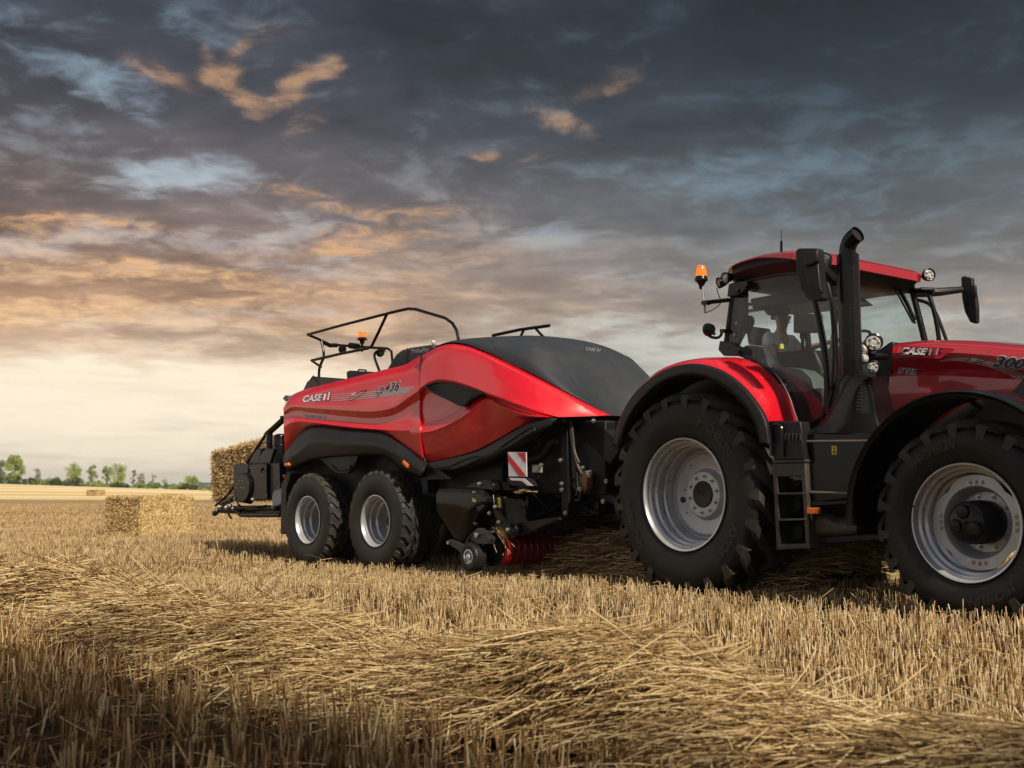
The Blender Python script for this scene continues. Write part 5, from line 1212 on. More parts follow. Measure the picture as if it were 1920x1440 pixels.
    def ring_(d, z, rad, lift=.10, fd=0.0):
        r = densify(rrect(U0 + d, U1 - d + fd, V0 + d, V1 - d, 0, max(.05, rad - d))); return [Vector((p.x, p.y, roofz(p, z, lift))) for p in r]
    def stack(rings, cap0=True, cap1=True):
        mb = MB(); n = len(rings[0])
        for r in rings: mb.v.extend(r)
        for k in range(len(rings) - 1): mb.f += [(k * n + i, k * n + (i + 1) % n, (k + 1) * n + (i + 1) % n, (k + 1) * n + i) for i in range(n)]
        if cap0: mb.f.append(tuple(range(n - 1, -1, -1)))
        if cap1: mb.f.append(tuple((len(rings) - 1) * n + i for i in range(n)))
        return mb
    ZR = zs - .055
    dr_0 = [p + Vector((0, 0, drop(p))) for p in ring_(.03, ZR - .004, .34)]; dr_1 = [p + Vector((0, 0, drop(p))) for p in ring_(.0, ZR, .36)]
    red = stack([dr_0, dr_1, ring_(.0, ZR + .022, .36), ring_(.035, ZR + .045, .36), ring_(.14, ZR + .062, .40), ring_(.40, ZR + .072, .45)])
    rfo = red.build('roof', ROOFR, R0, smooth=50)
    blk = stack([ring_(.30, ZR - .19, .30, .05), ring_(.16, ZR - .175, .32, .06), ring_(.10, ZR - .12, .34, .08), ring_(.03, ZR - .055, .36), ring_(.035, ZR - .006, .36), ring_(.05, ZR + .036, .36)])
    blk.build('roof_underside', BLK, R0, smooth=40)
    for mir in ():
        pass
    for mir in ():
        vs = [(.0, [(1690, 494), (1710, 488), (1735, 491), (1748, 499)]), (.0, [(1716, 500), (1722, 510), (1735, 500), (1747, 502)])]
        r1 = [P(1688, 490, 1.9), P(1712, 489, 2.1), P(1735, 492, 2.25), P(1748, 499, 2.34)]
        r2 = [P(1700, 500, 1.9), P(1718, 508, 2.1), P(1731, 500, 2.25), P(1747, 503, 2.34)]
        mb = MB().grid([catmull(r1, 16), [p + Vector((.05, 0, 0)) for p in catmull(r1, 16)], catmull(r2, 16)])
        (mb.mirrored(VC) if mir else mb).build('roof_visor', RED, R0, smooth=60)
    MB().tube([P(1465, 475, 1.0), P(1465, 452, 1.0)], .014, 6).tube([P(1465, 452, 1.0), P(1464.5, 432, 1.0)], .003, 4).build('antenna', BLKS, R0)
    # hinge plates
    slab(fr, .40, .47, [(1366, 533), (1373, 530), (1400, 526), (1402, 530), (1400, 540), (1392, 548), (1380, 554), (1363, 556)]).build('cab_hinge', BLKS, R0, bevel=.006)
    slab(fr, .38, .47, [(1349, 639), (1370, 642), (1384, 651), (1385, 660), (1382, 667), (1356, 667), (1346, 656)]).build('cab_hinge', BLKS, R0, bevel=.01)
    mb = MB()
    for a, b in ((1381, 545), (1396, 536), (1367, 650), (1379, 656)): mb.rev([(.0005, -.012), (.018, -.01), (.02, .0)], P(a, b, .385), 10)
    mb.build_each('bolt', BLKP, R0)
    mb = MB()
    for a, b in ((1381.5, 605.5), (1378.5, 627.5)): mb.rev([(.008, -.01), (.016, -.012), (.020, -.006), (.020, .002)], P(a, b, VN - .014), 16)
    mb.build_each('glass_fixing', STEEL, R0)
    # rear work lamp arm, beacon arm
    c = P(1328.5, 618, .40)
    lm = MB().rev([(.0005, .06), (.05, .05), (.068, .01), (.068, -.02), (.06, -.03), (.0005, -.032)], c, 24, axis='x').tube([P(1328, 628, .40), P(1334, 632, .42), P(1346, 633, .45), P(1352, 628, .46), P(1354, 617, .46)], .016, 6, smooth=20).tube([P(1337, 622, .41), P(1340, 628, .42)], .015, 6)
    slab(fr, .42, .5, [(1349, 617), (1357, 616.5), (1357, 623), (1350, 624)], lm); lm.build('rear_lamp_arm', BLKS, R0)
    bm_ = MB().tube([P(1317, 568, .42), P(1340, 565.5, .44), P(1367, 562.5, .47)], .022, 6)
    slab(fr, .37, .43, [(1316.5, 563.5), (1324, 563), (1324, 571), (1316.5, 572)], bm_)
    bm_.tube([P(1344, 540, .5), P(1347, 552, .45), P(1351, 562, .45), P(1350, 570, .43), P(1338, 580, .42), P(1322, 587, .42)], .005, 5, smooth=30)
    bm_.build('beacon_arm', BLKS, R0)
    MB().tube([P(1317, 535, .42), P(1321.5, 586, .42)], .013, 10).build('beacon_pole', STEEL, R0)
    c = P(1315, 527, .42); k = 1.0
    bo = MB().rev([(.0005, -.09), (.022, -.085), (.03, -.04), (.055, -.005), (.068, 0), (.070, .02), (.062, .035), (.058, .05)], c, 28, axis='z').build('beacon', BLKS, R0)
    MB().rev([(.058, .045), (.056, .10), (.048, .150), (.040, .163), (.0005, .168)], c, 28, axis='z').build('beacon_lens', AMBG, bo)
    # mirrors
    def mirror(pts_out, v0, v1, nm='mirror'):
        return slab(fr, v0, v1, pts_out).build(nm, BLK, R0, bevel=.02)
    mo = mirror([(1491, 471), (1496, 465.5), (1531, 465), (1533, 470), (1534, 492), (1536, 520), (1542, 558), (1540, 562), (1526, 564), (1514, 561), (1503, 545), (1496, 523), (1492, 500)], -.02, .08)
    slab(fr, -.055, .0, [(1506, 472), (1531, 470), (1532, 490), (1522, 497), (1506, 499)]).build('mirror_upper_cover', BLK, mo, bevel=.015)
    slab(fr, -.045, .0, [(1507, 501), (1522, 500), (1533, 494), (1536, 530), (1540, 548), (1516, 535), (1509, 518)]).build('mirror_lower_cover', BLK, mo, bevel=.01)
    MB().tube([P(1535, 496, .12), P(1545, 500, .22), P(1566, 531, .40)], [.03, .035, .035], 8).tube([P(1540, 500, .15), P(1566, 529, .42)], .05, 4).build('mirror_arm', BLK, mo)
    MV = 2.85
    m2 = mirror([(1801, 520), (1806, 517), (1822, 521), (1823, 533), (1829, 555), (1832, 580), (1832, 604), (1828, 607), (1818, 604), (1808, 585), (1803, 560), (1802, 540)], MV, MV + .06)
    MB().tube([P(1713, 549, 2.35), P(1728, 548, 2.4)], .05, 6).tube([P(1726, 548, 2.4), P(1760, 547.5, 2.55), P(1803, 543, MV)], [.055, .035], 8).build('mirror_arm', BLK, m2)
    slab(fr, MV - .04, MV, [(1820, 536), (1828, 534), (1830, 556), (1823, 558)]).build('mirror_clamp', BLK, m2, bevel=.01)
    # ---------------- interior
    U = lambda a, b, v: P(a, b, v)
    seat = MB(); sx = P(1475, 660, VC).x
    seat.box((sx - .28, VC - .26, 2.02), (sx + .25, VC + .26, 2.16))
    Mx = Matrix.Translation((sx - .27, VC, 2.12)) @ Matrix.Rotation(math.radians(-8), 4, 'Y')
    seat.box((-.07, -.26, 0), (.05, .26, .50), Mx); seat.box((-.06, -.16, .52), (.04, .16, .72), Mx)
    seat.box((sx - .2, VC - .2, 1.7), (sx + .2, VC + .2, 2.02))
    seat.box((sx - .15, VC - .36, 2.22), (sx + .30, VC - .27, 2.30)); seat.box((sx - .15, VC + .27, 2.22), (sx + .25, VC + .34, 2.28))
    seat.build('operator_seat', SEATM, R0, bevel=.05)
    it = MB().box((rbx + .05, VN + .06, 1.66), (fu0, 2 * VC - VN - .06, 1.78)); it.box((fu0 - .25, .9, 1.75), (fu0 - .02, 1.85, 2.45)); it.box((rbx + .02, VN + .05, 1.7), (sx - .15, 2 * VC - VN - .05, 2.18))
    it.box((rbx + .10, VN + .04, 1.70), (fu0 - .05, VN + .10, 2.02)).box((rbx + .10, 2 * VC - VN - .10, 1.70), (fu0 - .05, 2 * VC - VN - .04, 2.25))
    it.build('cab_floor', BLK, R0, bevel=.02)
    TG_ = mat('trim_grey_green', (.085, .10, .095), .6, dust=.1)
    slab(fr, VN + .03, VN + .10, [(1366, 664), (1398, 666), (1440, 690), (1476, 733), (1496, 788), (1400, 800), (1366, 720)]).mirrored(VC).build('fender_trim', TG_, R0, bevel=.01)
    slab(fr, VN + .04, VN + .30, [(1428, 688), (1452, 690), (1476, 688), (1500, 693), (1520, 710), (1528, 740), (1530, 775), (1508, 790), (1500, 786), (1486, 745), (1470, 715)]).build('fender_trim', mat('trim_grey_green', (.085, .10, .095), .6, dust=.1), R0, bevel=.03)
    slab(fr, .78, 1.02, [(1450, 660), (1525, 655), (1540, 690), (1536, 740), (1480, 700), (1458, 682)]).build('armrest_console', BLK, R0, bevel=.03)
    MB().tube([P(1505, 660, .8), P(1505, 628, .78)], .018, 8).rev([(.0005, -.03), (.028, 0), (.03, .05), (.02, .09), (.0005, .10)], P(1505, 634, .78), 14, axis='z').build('joystick', BLK, R0)
    slab(fr, .72, .77, [(1487, 588), (1538, 588), (1538, 624), (1487, 624)]).build('monitor', BLKP, R0, bevel=.012)
    MB().tube([P(1512, 605, .78), P(1517, 660, .85)], .03, 8).build('monitor_stand', BLK, R0)
    MB().rev([(.0005, 0), (.02, 0), (.025, -.05), (.0005, -.055)], P(1465, 645, .7), 8, axis='z').build('yellow_knob', YEL, R0)
    # steering column and wheel
    sc = Vector((fu0 - .30, VC, 2.55)); ax = Vector((-.45, 0, .9)).normalized(); M = Matrix.Translation(sc) @ ax.to_track_quat('Z', 'X').to_matrix().to_4x4()
    sw = MB()
    rng = [M @ Vector((.20 * math.cos(2 * PI * k / 40), .20 * math.sin(2 * PI * k / 40), 0)) for k in range(41)]
    sw.tube(rng, .016, 8, caps=False)
    for q in (90, 210, 330): a = math.radians(q); sw.tube([M @ Vector((0, 0, -.02)), M @ Vector((.20 * math.cos(a), .20 * math.sin(a), 0))], .012, 6)
    sw.tube([sc, sc - ax * .5], .05, 10); sw.build('steering_wheel', BLK, R0)
    # pillar-mounted inner bits and roof console
    slab(fr, .9, 1.6, [(1405, 560), (1470, 548), (1540, 545), (1560, 560), (1470, 572), (1410, 580)]).build('roof_console', BLKP, R0, bevel=.02)
    slab(fr, .62, .66, [(1401, 592), (1406, 591), (1410, 596), (1411, 604), (1404, 622), (1399, 626), (1394, 624), (1392, 618)]).build('inner_mirror', BLK, R0, bevel=.008)
    MB().tube([P(1400, 600, .66), P(1392, 612, .64), P(1378, 560, .6)], .01, 6).tube([P(1399, 620, .66), P(1384, 650, .6)], .012, 6).tube([P(1400, 571, 2.1), P(1480, 565, 2.0)], .02, 6).tube([P(1400, 584, 2.1), P(1440, 578, 1.9)], .02, 6).build_each('interior_rail', BLKS, R0)
    slab(fr, 1.0, 1.2, [(1433, 572), (1460, 570), (1461, 582), (1452, 591), (1438, 591), (1432, 583)]).build('roof_speaker', BLK, R0, bevel=.015)
    return R0, sc, M, sx, VC
TRACTOR, SWC, SWM, SEATX, TVC = build_tractor()

# ------------------------------------------------------------------ driver
def skin_body(name, verts, edges, radii, m, parent, root=0, sub=2):
    me = bpy.data.meshes.new(name); me.from_pydata(verts, edges, []); o = bpy.data.objects.new(name, me); COL.objects.link(o)
    sk = o.modifiers.new('skin', 'SKIN'); sk.use_smooth_shade = True
    for i, r in enumerate(radii): me.skin_vertices[0].data[i].radius = (r if isinstance(r, tuple) else (r, r)); me.skin_vertices[0].data[i].use_root = (i == root)
    ss = o.modifiers.new('sub', 'SUBSURF'); ss.levels = sub; ss.render_levels = sub
    me.materials.append(m)
    bpy.context.view_layer.update(); dg = bpy.context.evaluated_depsgraph_get()
    nm = bpy.data.meshes.new_from_object(o.evaluated_get(dg)); nm.name = name
    bpy.data.objects.remove(o); n = bpy.data.objects.new(name, nm); COL.objects.link(n)
    nm.polygons.foreach_set('use_smooth', [True] * len(nm.polygons))
    if parent: n.parent = parent
    return n
def build_driver():
    sx, vc = SEATX, TVC; w = lambda x, y, z: (sx + x, vc + y, z)
    hl = SWM @ Vector((-.02, -.19, .02)); hr_ = SWM @ Vector((-.02, .19, .02))
    V = []; E = []; Rd = []
    def j(p, r, par=None):
        V.append(tuple(p)); Rd.append(r); i = len(V) - 1
        if par is not None: E.append((par, i))
        return i
    pel = j(w(-.08, 0, 2.27), (.14, .11)); bel = j(w(-.10, 0, 2.42), (.14, .10), pel); che = j(w(-.10, 0, 2.60), (.155, .105), bel); nk = j(w(-.08, 0, 2.74), .058, che); nk2 = j(w(-.055, 0, 2.80), .052, nk)
    hd = j(w(-.045, 0, 2.88), (.085, .092), nk2); ht = j(w(-.05, 0, 2.975), (.062, .07), hd)
    for s, tgt in ((-1, hl), (1, hr_)):
        sh = j(w(-.09, s * .19, 2.68), .058, che); elb = j(w(.08, s * .25, 2.44), .042, sh)
        mid = Vector(w(.08, s * .25, 2.44)).lerp(tgt, .55); fa = j(mid, .036, elb); wr = j(Vector(w(.08, s * .25, 2.44)).lerp(tgt, .88), .025, fa)
        hip = j(w(.05, s * .10, 2.24), .085, pel); kn = j(w(.40, s * .15, 2.26), .062, hip); an = j(w(.52, s * .15, 1.90), .042, kn); ft = j(w(.64, s * .15, 1.86), .035, an)
        d = (tgt - Vector(V[wr])).normalized(); side = Vector((0, s, 0)); palm = j(Vector(V[wr]) + d * .05, (.035, .018), wr)
        up = d.cross(side).normalized()
        for k, L in enumerate((.065, .075, .07, .055)):
            off = side * (.026 - .017 * k) * -1; b = Vector(V[palm]) + off + d * .02
            a1 = j(b + d * L * .5 + Vector((0, 0, .008)), .009, palm); j(b + d * L * .8 - Vector((0, 0, .02)), .008, a1)
        a1 = j(Vector(V[palm]) - side * .035 - d * .005, .010, palm); j(Vector(V[palm]) - side * .045 + d * .03, .008, a1)
    body = skin_body('person', V, E, Rd, SKIN, None)
    body.location = (T.o.x, T.o.y, 0); body.rotation_euler = (0, 0, T.ang)
    body['label'] = 'person in a grey t-shirt sitting behind the glass of the tractor cab, at the wheel'; body['category'] = 'person'
    # clothing as slightly larger shells
    V2 = [V[pel], V[bel], V[che], w(-.085, 0, 2.715)]; E2 = [(0, 1), (1, 2), (2, 3)]; R2 = [(.150, .122), (.152, .113), (.168, .118), .068]
    for s in (-1, 1):
        V2.append(w(-.09, s * .19, 2.68)); E2.append((2, len(V2) - 1)); R2.append(.070); V2.append(w(.0, s * .225, 2.55)); E2.append((len(V2) - 2, len(V2) - 1)); R2.append(.062)
    skin_body('t_shirt', V2, E2, R2, SHIRT, body)
    V3 = [w(-.08, 0, 2.25)]; E3 = []; R3 = [(.155, .125)]
    for s in (-1, 1):
        b = len(V3); V3 += [w(.05, s * .10, 2.24), w(.40, s * .15, 2.26), w(.52, s * .15, 1.93)]; E3 += [(0, b), (b, b + 1), (b + 1, b + 2)]; R3 += [.097, .074, .055]
    skin_body('trousers', V3, E3, R3, TROUS, body)
    hb = MB(); rows = []
    for i in range(9):
        th = i / 8 * 1.65; rows.append([Vector(w(-.055 - .012 + .098 * math.sin(th) * math.cos(2 * PI * k / 24) - .02 * math.sin(th), .090 * math.sin(th) * math.sin(2 * PI * k / 24), 2.905 + .108 * math.cos(th) + (.02 if math.cos(2 * PI * k / 24) > .3 else 0) * th)) for k in range(25)])
    hb.grid(rows).build('hair', HAIR, body, smooth=80)
    fc = MB()
    fc.add([w(.048, -.012, 2.875), w(.048, .012, 2.875), w(.072, 0, 2.872), w(.045, 0, 2.915)], [(0, 1, 2), (0, 2, 3), (1, 3, 2)]); fc.build('nose', SKIN, body)
    ey = MB()
    for s in (-1, 1): ey.rev([(.0005, .012), (.009, .008), (.012, 0)], w(.036, s * .03, 2.905), 10, axis='x')
    ey.build('eyes', WHT, body)
    mo = MB().box(w(.040, -.02, 2.835), w(.052, .02, 2.842)); mo.build('mouth', mat('lips', (.25, .08, .07), .5), body)
    er = MB()
    for s in (-1, 1): er.rev([(.0005, -.008), (.02, -.008), (.028, 0), (.02, .008), (.0005, .008)], w(-.045, s * .088, 2.885), 12)
    er.build('ears', SKIN, body)
build_driver()

# ------------------------------------------------------------------ terrain
MACH = Vector((math.sin(math.radians(39)), -math.cos(math.radians(39))))   # travel direction on the ground (x, y)
def sstep(a, b, x): t = np.clip((x - a) / (b - a), 0, 1); return t * t * (3 - 2 * t)
def gz(x, y):
    x = np.asarray(x, float); y = np.asarray(y, float)
    z = -0.085 * sstep(11.0, 14.0, y) * (1 - sstep(24, 40, y) * .4)
    z = z + .018 * np.sin(x * 1.3 + y * .7) * np.sin(y * .9 - x * .4) * (1 - sstep(20, 60, y))
    pxl = np.clip(960 + F * x / np.maximum(y, 20), -600, 430)
    edge = 2.05 - 1.55 * pxl / 400
    z = z + (edge + .05) * sstep(140, 250, y)
    return z
def mkmesh(name, V, Fc, m, col=None, smooth=False, loops=None):
    """fast mesh from numpy: V (n,3), Fc (k,4) or (k,3)"""
    me = bpy.data.meshes.new(name); n = len(V); k, s = Fc.shape
    me.vertices.add(n); me.vertices.foreach_set('co', V.astype(np.float32).ravel())
    me.loops.add(k * s); me.loops.foreach_set('vertex_index', Fc.astype(np.int32).ravel())
    me.polygons.add(k); me.polygons.foreach_set('loop_start', (np.arange(k) * s).astype(np.int32))
    me.polygons.foreach_set('loop_total', np.full(k, s, np.int32))
    if smooth: me.polygons.foreach_set('use_smooth', np.ones(k, bool))
    me.update(calc_edges=True)
    if col is not None:
        a = me.attributes.new('tone', 'FLOAT', 'FACE'); a.data.foreach_set('value', col.astype(np.float32))
    me.materials.append(m)
    o = bpy.data.objects.new(name, me); COL.objects.link(o); return o

def ground_mat():
    m = bpy.data.materials.new('stubble_ground'); m.use_nodes = True; t = NT(m.node_tree); b = t.n['Principled BSDF']
    tc = t.node('ShaderNodeTexCoord'); v = tc.outputs['Object']; sx = t.node('ShaderNodeSeparateXYZ'); t.l.new(v, sx.inputs[0]); x, y, z = sx.outputs
    cx = MACH.y; cy = -MACH.x
    across = t.m('ADD', t.m('MULTIPLY', x, cx), t.m('MULTIPLY', y, cy)); along = t.m('ADD', t.m('MULTIPLY', x, MACH.x), t.m('MULTIPLY', y, MACH.y))
    near = t.mix(t.mr(t.noise(v, 14.0, 8, 0.7), .38, .68), (0.022, 0.015, 0.009, 1), (0.13, 0.085, 0.040, 1))  # dark soil, with some of the foreground dimness put into its colour
    sv = t.comb(t.m('MULTIPLY', across, 1.0), t.m('MULTIPLY', along, 0.06), 0.0)
    rows = t.noise(sv, 1.2, 6, .65); wide = t.noise(sv, .11, 4, .6); fine = t.noise(v, 3.0, 10, .8)
    mid = t.mix(t.mr(rows, .38, .62), (0.25, 0.17, 0.080, 1), (0.48, 0.36, 0.19, 1))
    mid = t.mix(t.m('MULTIPLY', t.mr(wide, .42, .6), .5), mid, (0.52, 0.37, 0.18, 1))
    mid = t.mix(t.mr(fine, .3, .7, 0.0, .5), mid, (0.15, 0.095, 0.045, 1))
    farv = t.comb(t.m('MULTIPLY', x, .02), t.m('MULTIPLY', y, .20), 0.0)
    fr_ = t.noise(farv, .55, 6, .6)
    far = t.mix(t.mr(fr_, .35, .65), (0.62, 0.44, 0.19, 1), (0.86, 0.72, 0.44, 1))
    # far strip made pale: sunlight beyond cloud shade put into the colour
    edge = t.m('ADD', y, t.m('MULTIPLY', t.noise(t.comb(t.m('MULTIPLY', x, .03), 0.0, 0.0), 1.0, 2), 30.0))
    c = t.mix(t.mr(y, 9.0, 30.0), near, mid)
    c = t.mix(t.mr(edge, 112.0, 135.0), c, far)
    t.put(b.inputs['Base Color'], c); b.inputs['Roughness'].default_value = .95; b.inputs['Specular IOR Level'].default_value = .1
    bn = t.node('ShaderNodeBump'); bn.inputs['Strength'].default_value = .8; bn.inputs['Distance'].default_value = .06
    t.l.new(t.noise(v, 9.0, 8, .75), bn.inputs['Height']); t.l.new(bn.outputs[0], b.inputs['Normal'])
    return m
def build_ground():
    xs = np.unique(np.concatenate([-np.geomspace(8, 1900, 60), np.linspace(-8, 12, 90), np.geomspace(12, 1900, 60)]))
    ys = np.unique(np.concatenate([-np.geomspace(8, 1900, 24), np.linspace(-8, 40, 200), np.geomspace(40, 1900, 110)]))
    X, Y = np.meshgrid(xs, ys); Z = gz(X, Y); V = np.stack([X, Y, Z], -1).reshape(-1, 3)
    ny, nx = X.shape; i = np.arange(ny - 1)[:, None] * nx + np.arange(nx - 1)[None]; i = i.ravel()
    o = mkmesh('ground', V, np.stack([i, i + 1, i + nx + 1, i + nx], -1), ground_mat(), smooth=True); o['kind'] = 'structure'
build_ground()

def straw_mat(name, stops, rough=.7, trans=0.0):
    m = bpy.data.materials.new(name); m.use_nodes = True; t = NT(m.node_tree); b = t.n['Principled BSDF']
    at = t.node('ShaderNodeAttribute', attribute_name='tone'); c = t.ramp(at.outputs['Fac'], stops)
    t.put(b.inputs['Base Color'], c); b.inputs['Roughness'].default_value = rough; b.inputs['Specular IOR Level'].default_value = .25
    return m
STUB = straw_mat('stubble_straw', [(0.0, (.10, .052, .020, 1)), (.25, (.24, .130, .052, 1)), (.55, (.50, .325, .150, 1)), (.85, (.70, .52, .28, 1)), (1.0, (.82, .68, .42, 1))])
LOOSE = straw_mat('loose_straw', [(0.0, (.13, .075, .030, 1)), (.3, (.30, .185, .078, 1)), (.6, (.54, .385, .185, 1)), (.85, (.70, .53, .27, 1)), (1.0, (.82, .68, .40, 1))], .55)

def prisms(P0, P1, r0, r1, tone, cap=True):
    """three-sided stalks between P0 and P1 (n,3)"""
    n = len(P0); d = P1 - P0; d /= np.linalg.norm(d, axis=1, keepdims=True)
    a = np.cross(d, np.array([0.3, 0.2, 1.0]) + np.random.randn(n, 3) * .2); a /= np.linalg.norm(a, axis=1, keepdims=True); b = np.cross(d, a)
    ph = np.random.rand(n) * 6.28; V = np.zeros((n, 6, 3))
    for k in range(3):
        q = ph + k * 2.0944; o = a * np.cos(q)[:, None] + b * np.sin(q)[:, None]
        V[:, k] = P0 + o * r0[:, None]; V[:, k + 3] = P1 + o * r1[:, None]
    base = (np.arange(n) * 6)[:, None]
    fs = np.concatenate([base + np.array([[0, 1, 4, 3]]), base + np.array([[1, 2, 5, 4]]), base + np.array([[2, 0, 3, 5]]), base + np.array([[3, 4, 5, 5]])[:, :]], 0) if False else \
         np.concatenate([base + np.array([[0, 1, 4, 3]]), base + np.array([[1, 2, 5, 4]]), base + np.array([[2, 0, 3, 5]])], 0)
    return V.reshape(-1, 3), fs, np.tile(tone, 3)
WHEELS = []
for fr, cx, y0, wd, hl_ in ((T, 0, -.06, .80, .42), (T, 0, 2.04 , .80, .42), (T, 3.02, -.14, .68, .36), (T, 3.02, 2.18, .68, .36), (B, 0, -.05, .70, .32), (B, -1.78, -.05, .70, .32), (B, 0, 2.15, .70, .32), (B, -1.78, 2.15, .7, .32)):
    WHEELS.append((fr, cx, y0, wd, hl_))
def keep_mask(x, y):
    k = np.ones(len(x), bool)
    for fr, cx, y0, wd, hl_ in WHEELS:
        dx = x - fr.o.x; dy = y - fr.o.y; u = dx * fr.u.x + dy * fr.u.y; v = dx * fr.w.x + dy * fr.w.y
        k &= ~((abs(u - cx) < hl_) & (v > y0) & (v < y0 + wd))
    return k
SW1 = (np.array([-.10, 5.12]), np.array([.660, -.751]))      # loose straw swath in the foreground: point, direction
def swath_side(x, y):
    p, d = SW1; q = (x - p[0]) * d[1] - (y - p[1]) * d[0]; return sstep(-.2, .9, q)
def swath_d(x, y):
    p, d = SW1; return (x - p[0]) * (-d[1]) * -1 * -1 + (y - p[1]) * d[0], (x - p[0]) * d[0] + (y - p[1]) * d[1]
def swath_c(s): return .16 * np.sin(s * .9 + .5) + .08 * np.sin(s * 2.3)
def build_stubble():
    Vs, Fs, Cs = [], [], []; off = 0
    # zones: y range, plants per m2 (a plant = clump of stalks), stalks per clump, radius scale
    for (ya, yb, dens, per, rs, hh) in ((2.6, 8.5, 105, 4, 1.35, .165), (8.5, 15, 105, 4, 1.12, .132), (15, 24, 66, 3, 1.35, .125), (24, 42, 30, 3, 1.6, .115), (42, 75, 9, 3, 2.3, .10)):
        A = .5 * (yb - ya) * ((ya + yb) * .50 * 2 + 6); n = int(A * dens)
        y = np.sqrt(np.random.rand(n) * (yb**2 - ya**2) + ya**2); x = (np.random.rand(n) * 2 - 1) * (.50 * y + 1.5)
        # snap to drill rows running with the machine
        ac = x * MACH.y - y * MACH.x; al = x * MACH.x + y * MACH.y
        rp = .13; row = np.round(ac / rp) * rp; ac = row + np.random.randn(n) * .022
        x = ac * MACH.y + al * MACH.x; y = -ac * MACH.x + al * MACH.y
        k = keep_mask(x, y) & (y > 2.4)
        # patches
        g = np.sin(x * 2.1 + 1.3 * np.sin(y * 1.7)) * np.sin(y * 1.9 + x); k &= np.random.rand(n) < (.86 + .14 * g)
        x, y = x[k], y[k]; n = len(x)
        plant_tone = np.random.rand(n); hv = hh * (1 + .10 * np.sin(x * .8 + y * .5))
        # brown stalks nearer than the swath, foreground dimness also put into their tone
        for j in range(per):
            m_ = len(x); px_ = x + np.random.randn(m_) * .014 * rs; py_ = y + np.random.randn(m_) * .014 * rs
            z0 = gz(px_, py_) - .01
            h = hv * np.clip(1 + np.random.randn(m_) * .17, .45, 1.45); h *= np.where(np.random.rand(m_) < .1, .5, 1)
            lean = np.random.randn(m_, 2) * np.where(np.random.rand(m_) < .12, .45, .11)[:, None]
            P0 = np.stack([px_, py_, z0], 1); P1 = P0 + np.stack([lean[:, 0] * h, lean[:, 1] * h, h], 1)
            r = (.0024 + .0012 * np.random.rand(m_)) * rs
            side_ = swath_side(px_, py_); tone = np.clip(.46 - .30 * side_ + .30 * plant_tone + np.random.randn(m_) * .19, 0, 1); tone = np.where(np.random.rand(m_) < .06, .98, tone)
            # two pieces: lower sheath browner, upper stem paler
            Pm = P0 + (P1 - P0) * (.35 + .3 * np.random.rand(m_))[:, None]
            for (a, b_, ra, rb, tt) in ((P0, Pm, r * 1.35, r * 1.15, tone * .62), (Pm, P1, r, r * .95, np.clip(tone * 1.12 + .05, 0, 1))):
                V, f, c = prisms(a, b_, ra, rb, tt); Vs.append(V); Fs.append(f + off); Cs.append(c); off += len(V)
        # dead leaves / bent blades
        m_ = int(len(x) * .5); i = np.random.choice(len(x), m_); px_ = x[i] + np.random.randn(m_) * .03; py_ = y[i] + np.random.randn(m_) * .03
        P0 = np.stack([px_, py_, gz(px_, py_) + np.random.rand(m_) * .07], 1); q = np.random.rand(m_) * 6.28; L = .05 + .10 * np.random.rand(m_)
        P1 = P0 + np.stack([np.cos(q) * L, np.sin(q) * L, np.random.randn(m_) * .03 + .02], 1)
        V, f, c = prisms(P0, P1, np.full(m_, .0022 * rs), np.full(m_, .0012 * rs), np.random.rand(m_) * .8); Vs.append(V); Fs.append(f + off); Cs.append(c); off += len(V)
    o = mkmesh('stubble', np.concatenate(Vs), np.concatenate(Fs), STUB, np.concatenate(Cs)); o['kind'] = 'stuff'; o['label'] = 'golden cut cereal stubble standing in rows over the field'; o['category'] = 'stubble'
build_stubble()

def straws(n, pos, head, L0, L1, r, seg=4, lift=.5):
    """curved loose stems; pos (n,3) centre, head azimuth"""
    L = L0 + (L1 - L0) * np.random.rand(n); pitch = np.random.randn(n) * .13 * lift * 2; bend = np.random.randn(n) * .5
    bz = -np.abs(np.random.randn(n)) * .25
    pts = []
    for k in range(seg + 1):
        t = k / seg - .5; q = head + bend * t
        pts.append(pos + np.stack([np.cos(q) * L * t, np.sin(q) * L * t, np.sin(pitch) * L * t + bz * L * t * t], 1))
    tone = np.clip(np.random.rand(n) * .75 + .22, 0, 1); tone = np.where(np.random.rand(n) < .22, .10, tone)
    Vs, Fs, Cs = [], [], []; off = 0; rr = r * (.7 + .6 * np.random.rand(n))
    for a, b in zip(pts, pts[1:]):
        V, f, c = prisms(a, b, rr, rr * .92, tone); Vs.append(V); Fs.append(f + off); Cs.append(c); off += len(V)
    return np.concatenate(Vs), np.concatenate(Fs), np.concatenate(Cs)
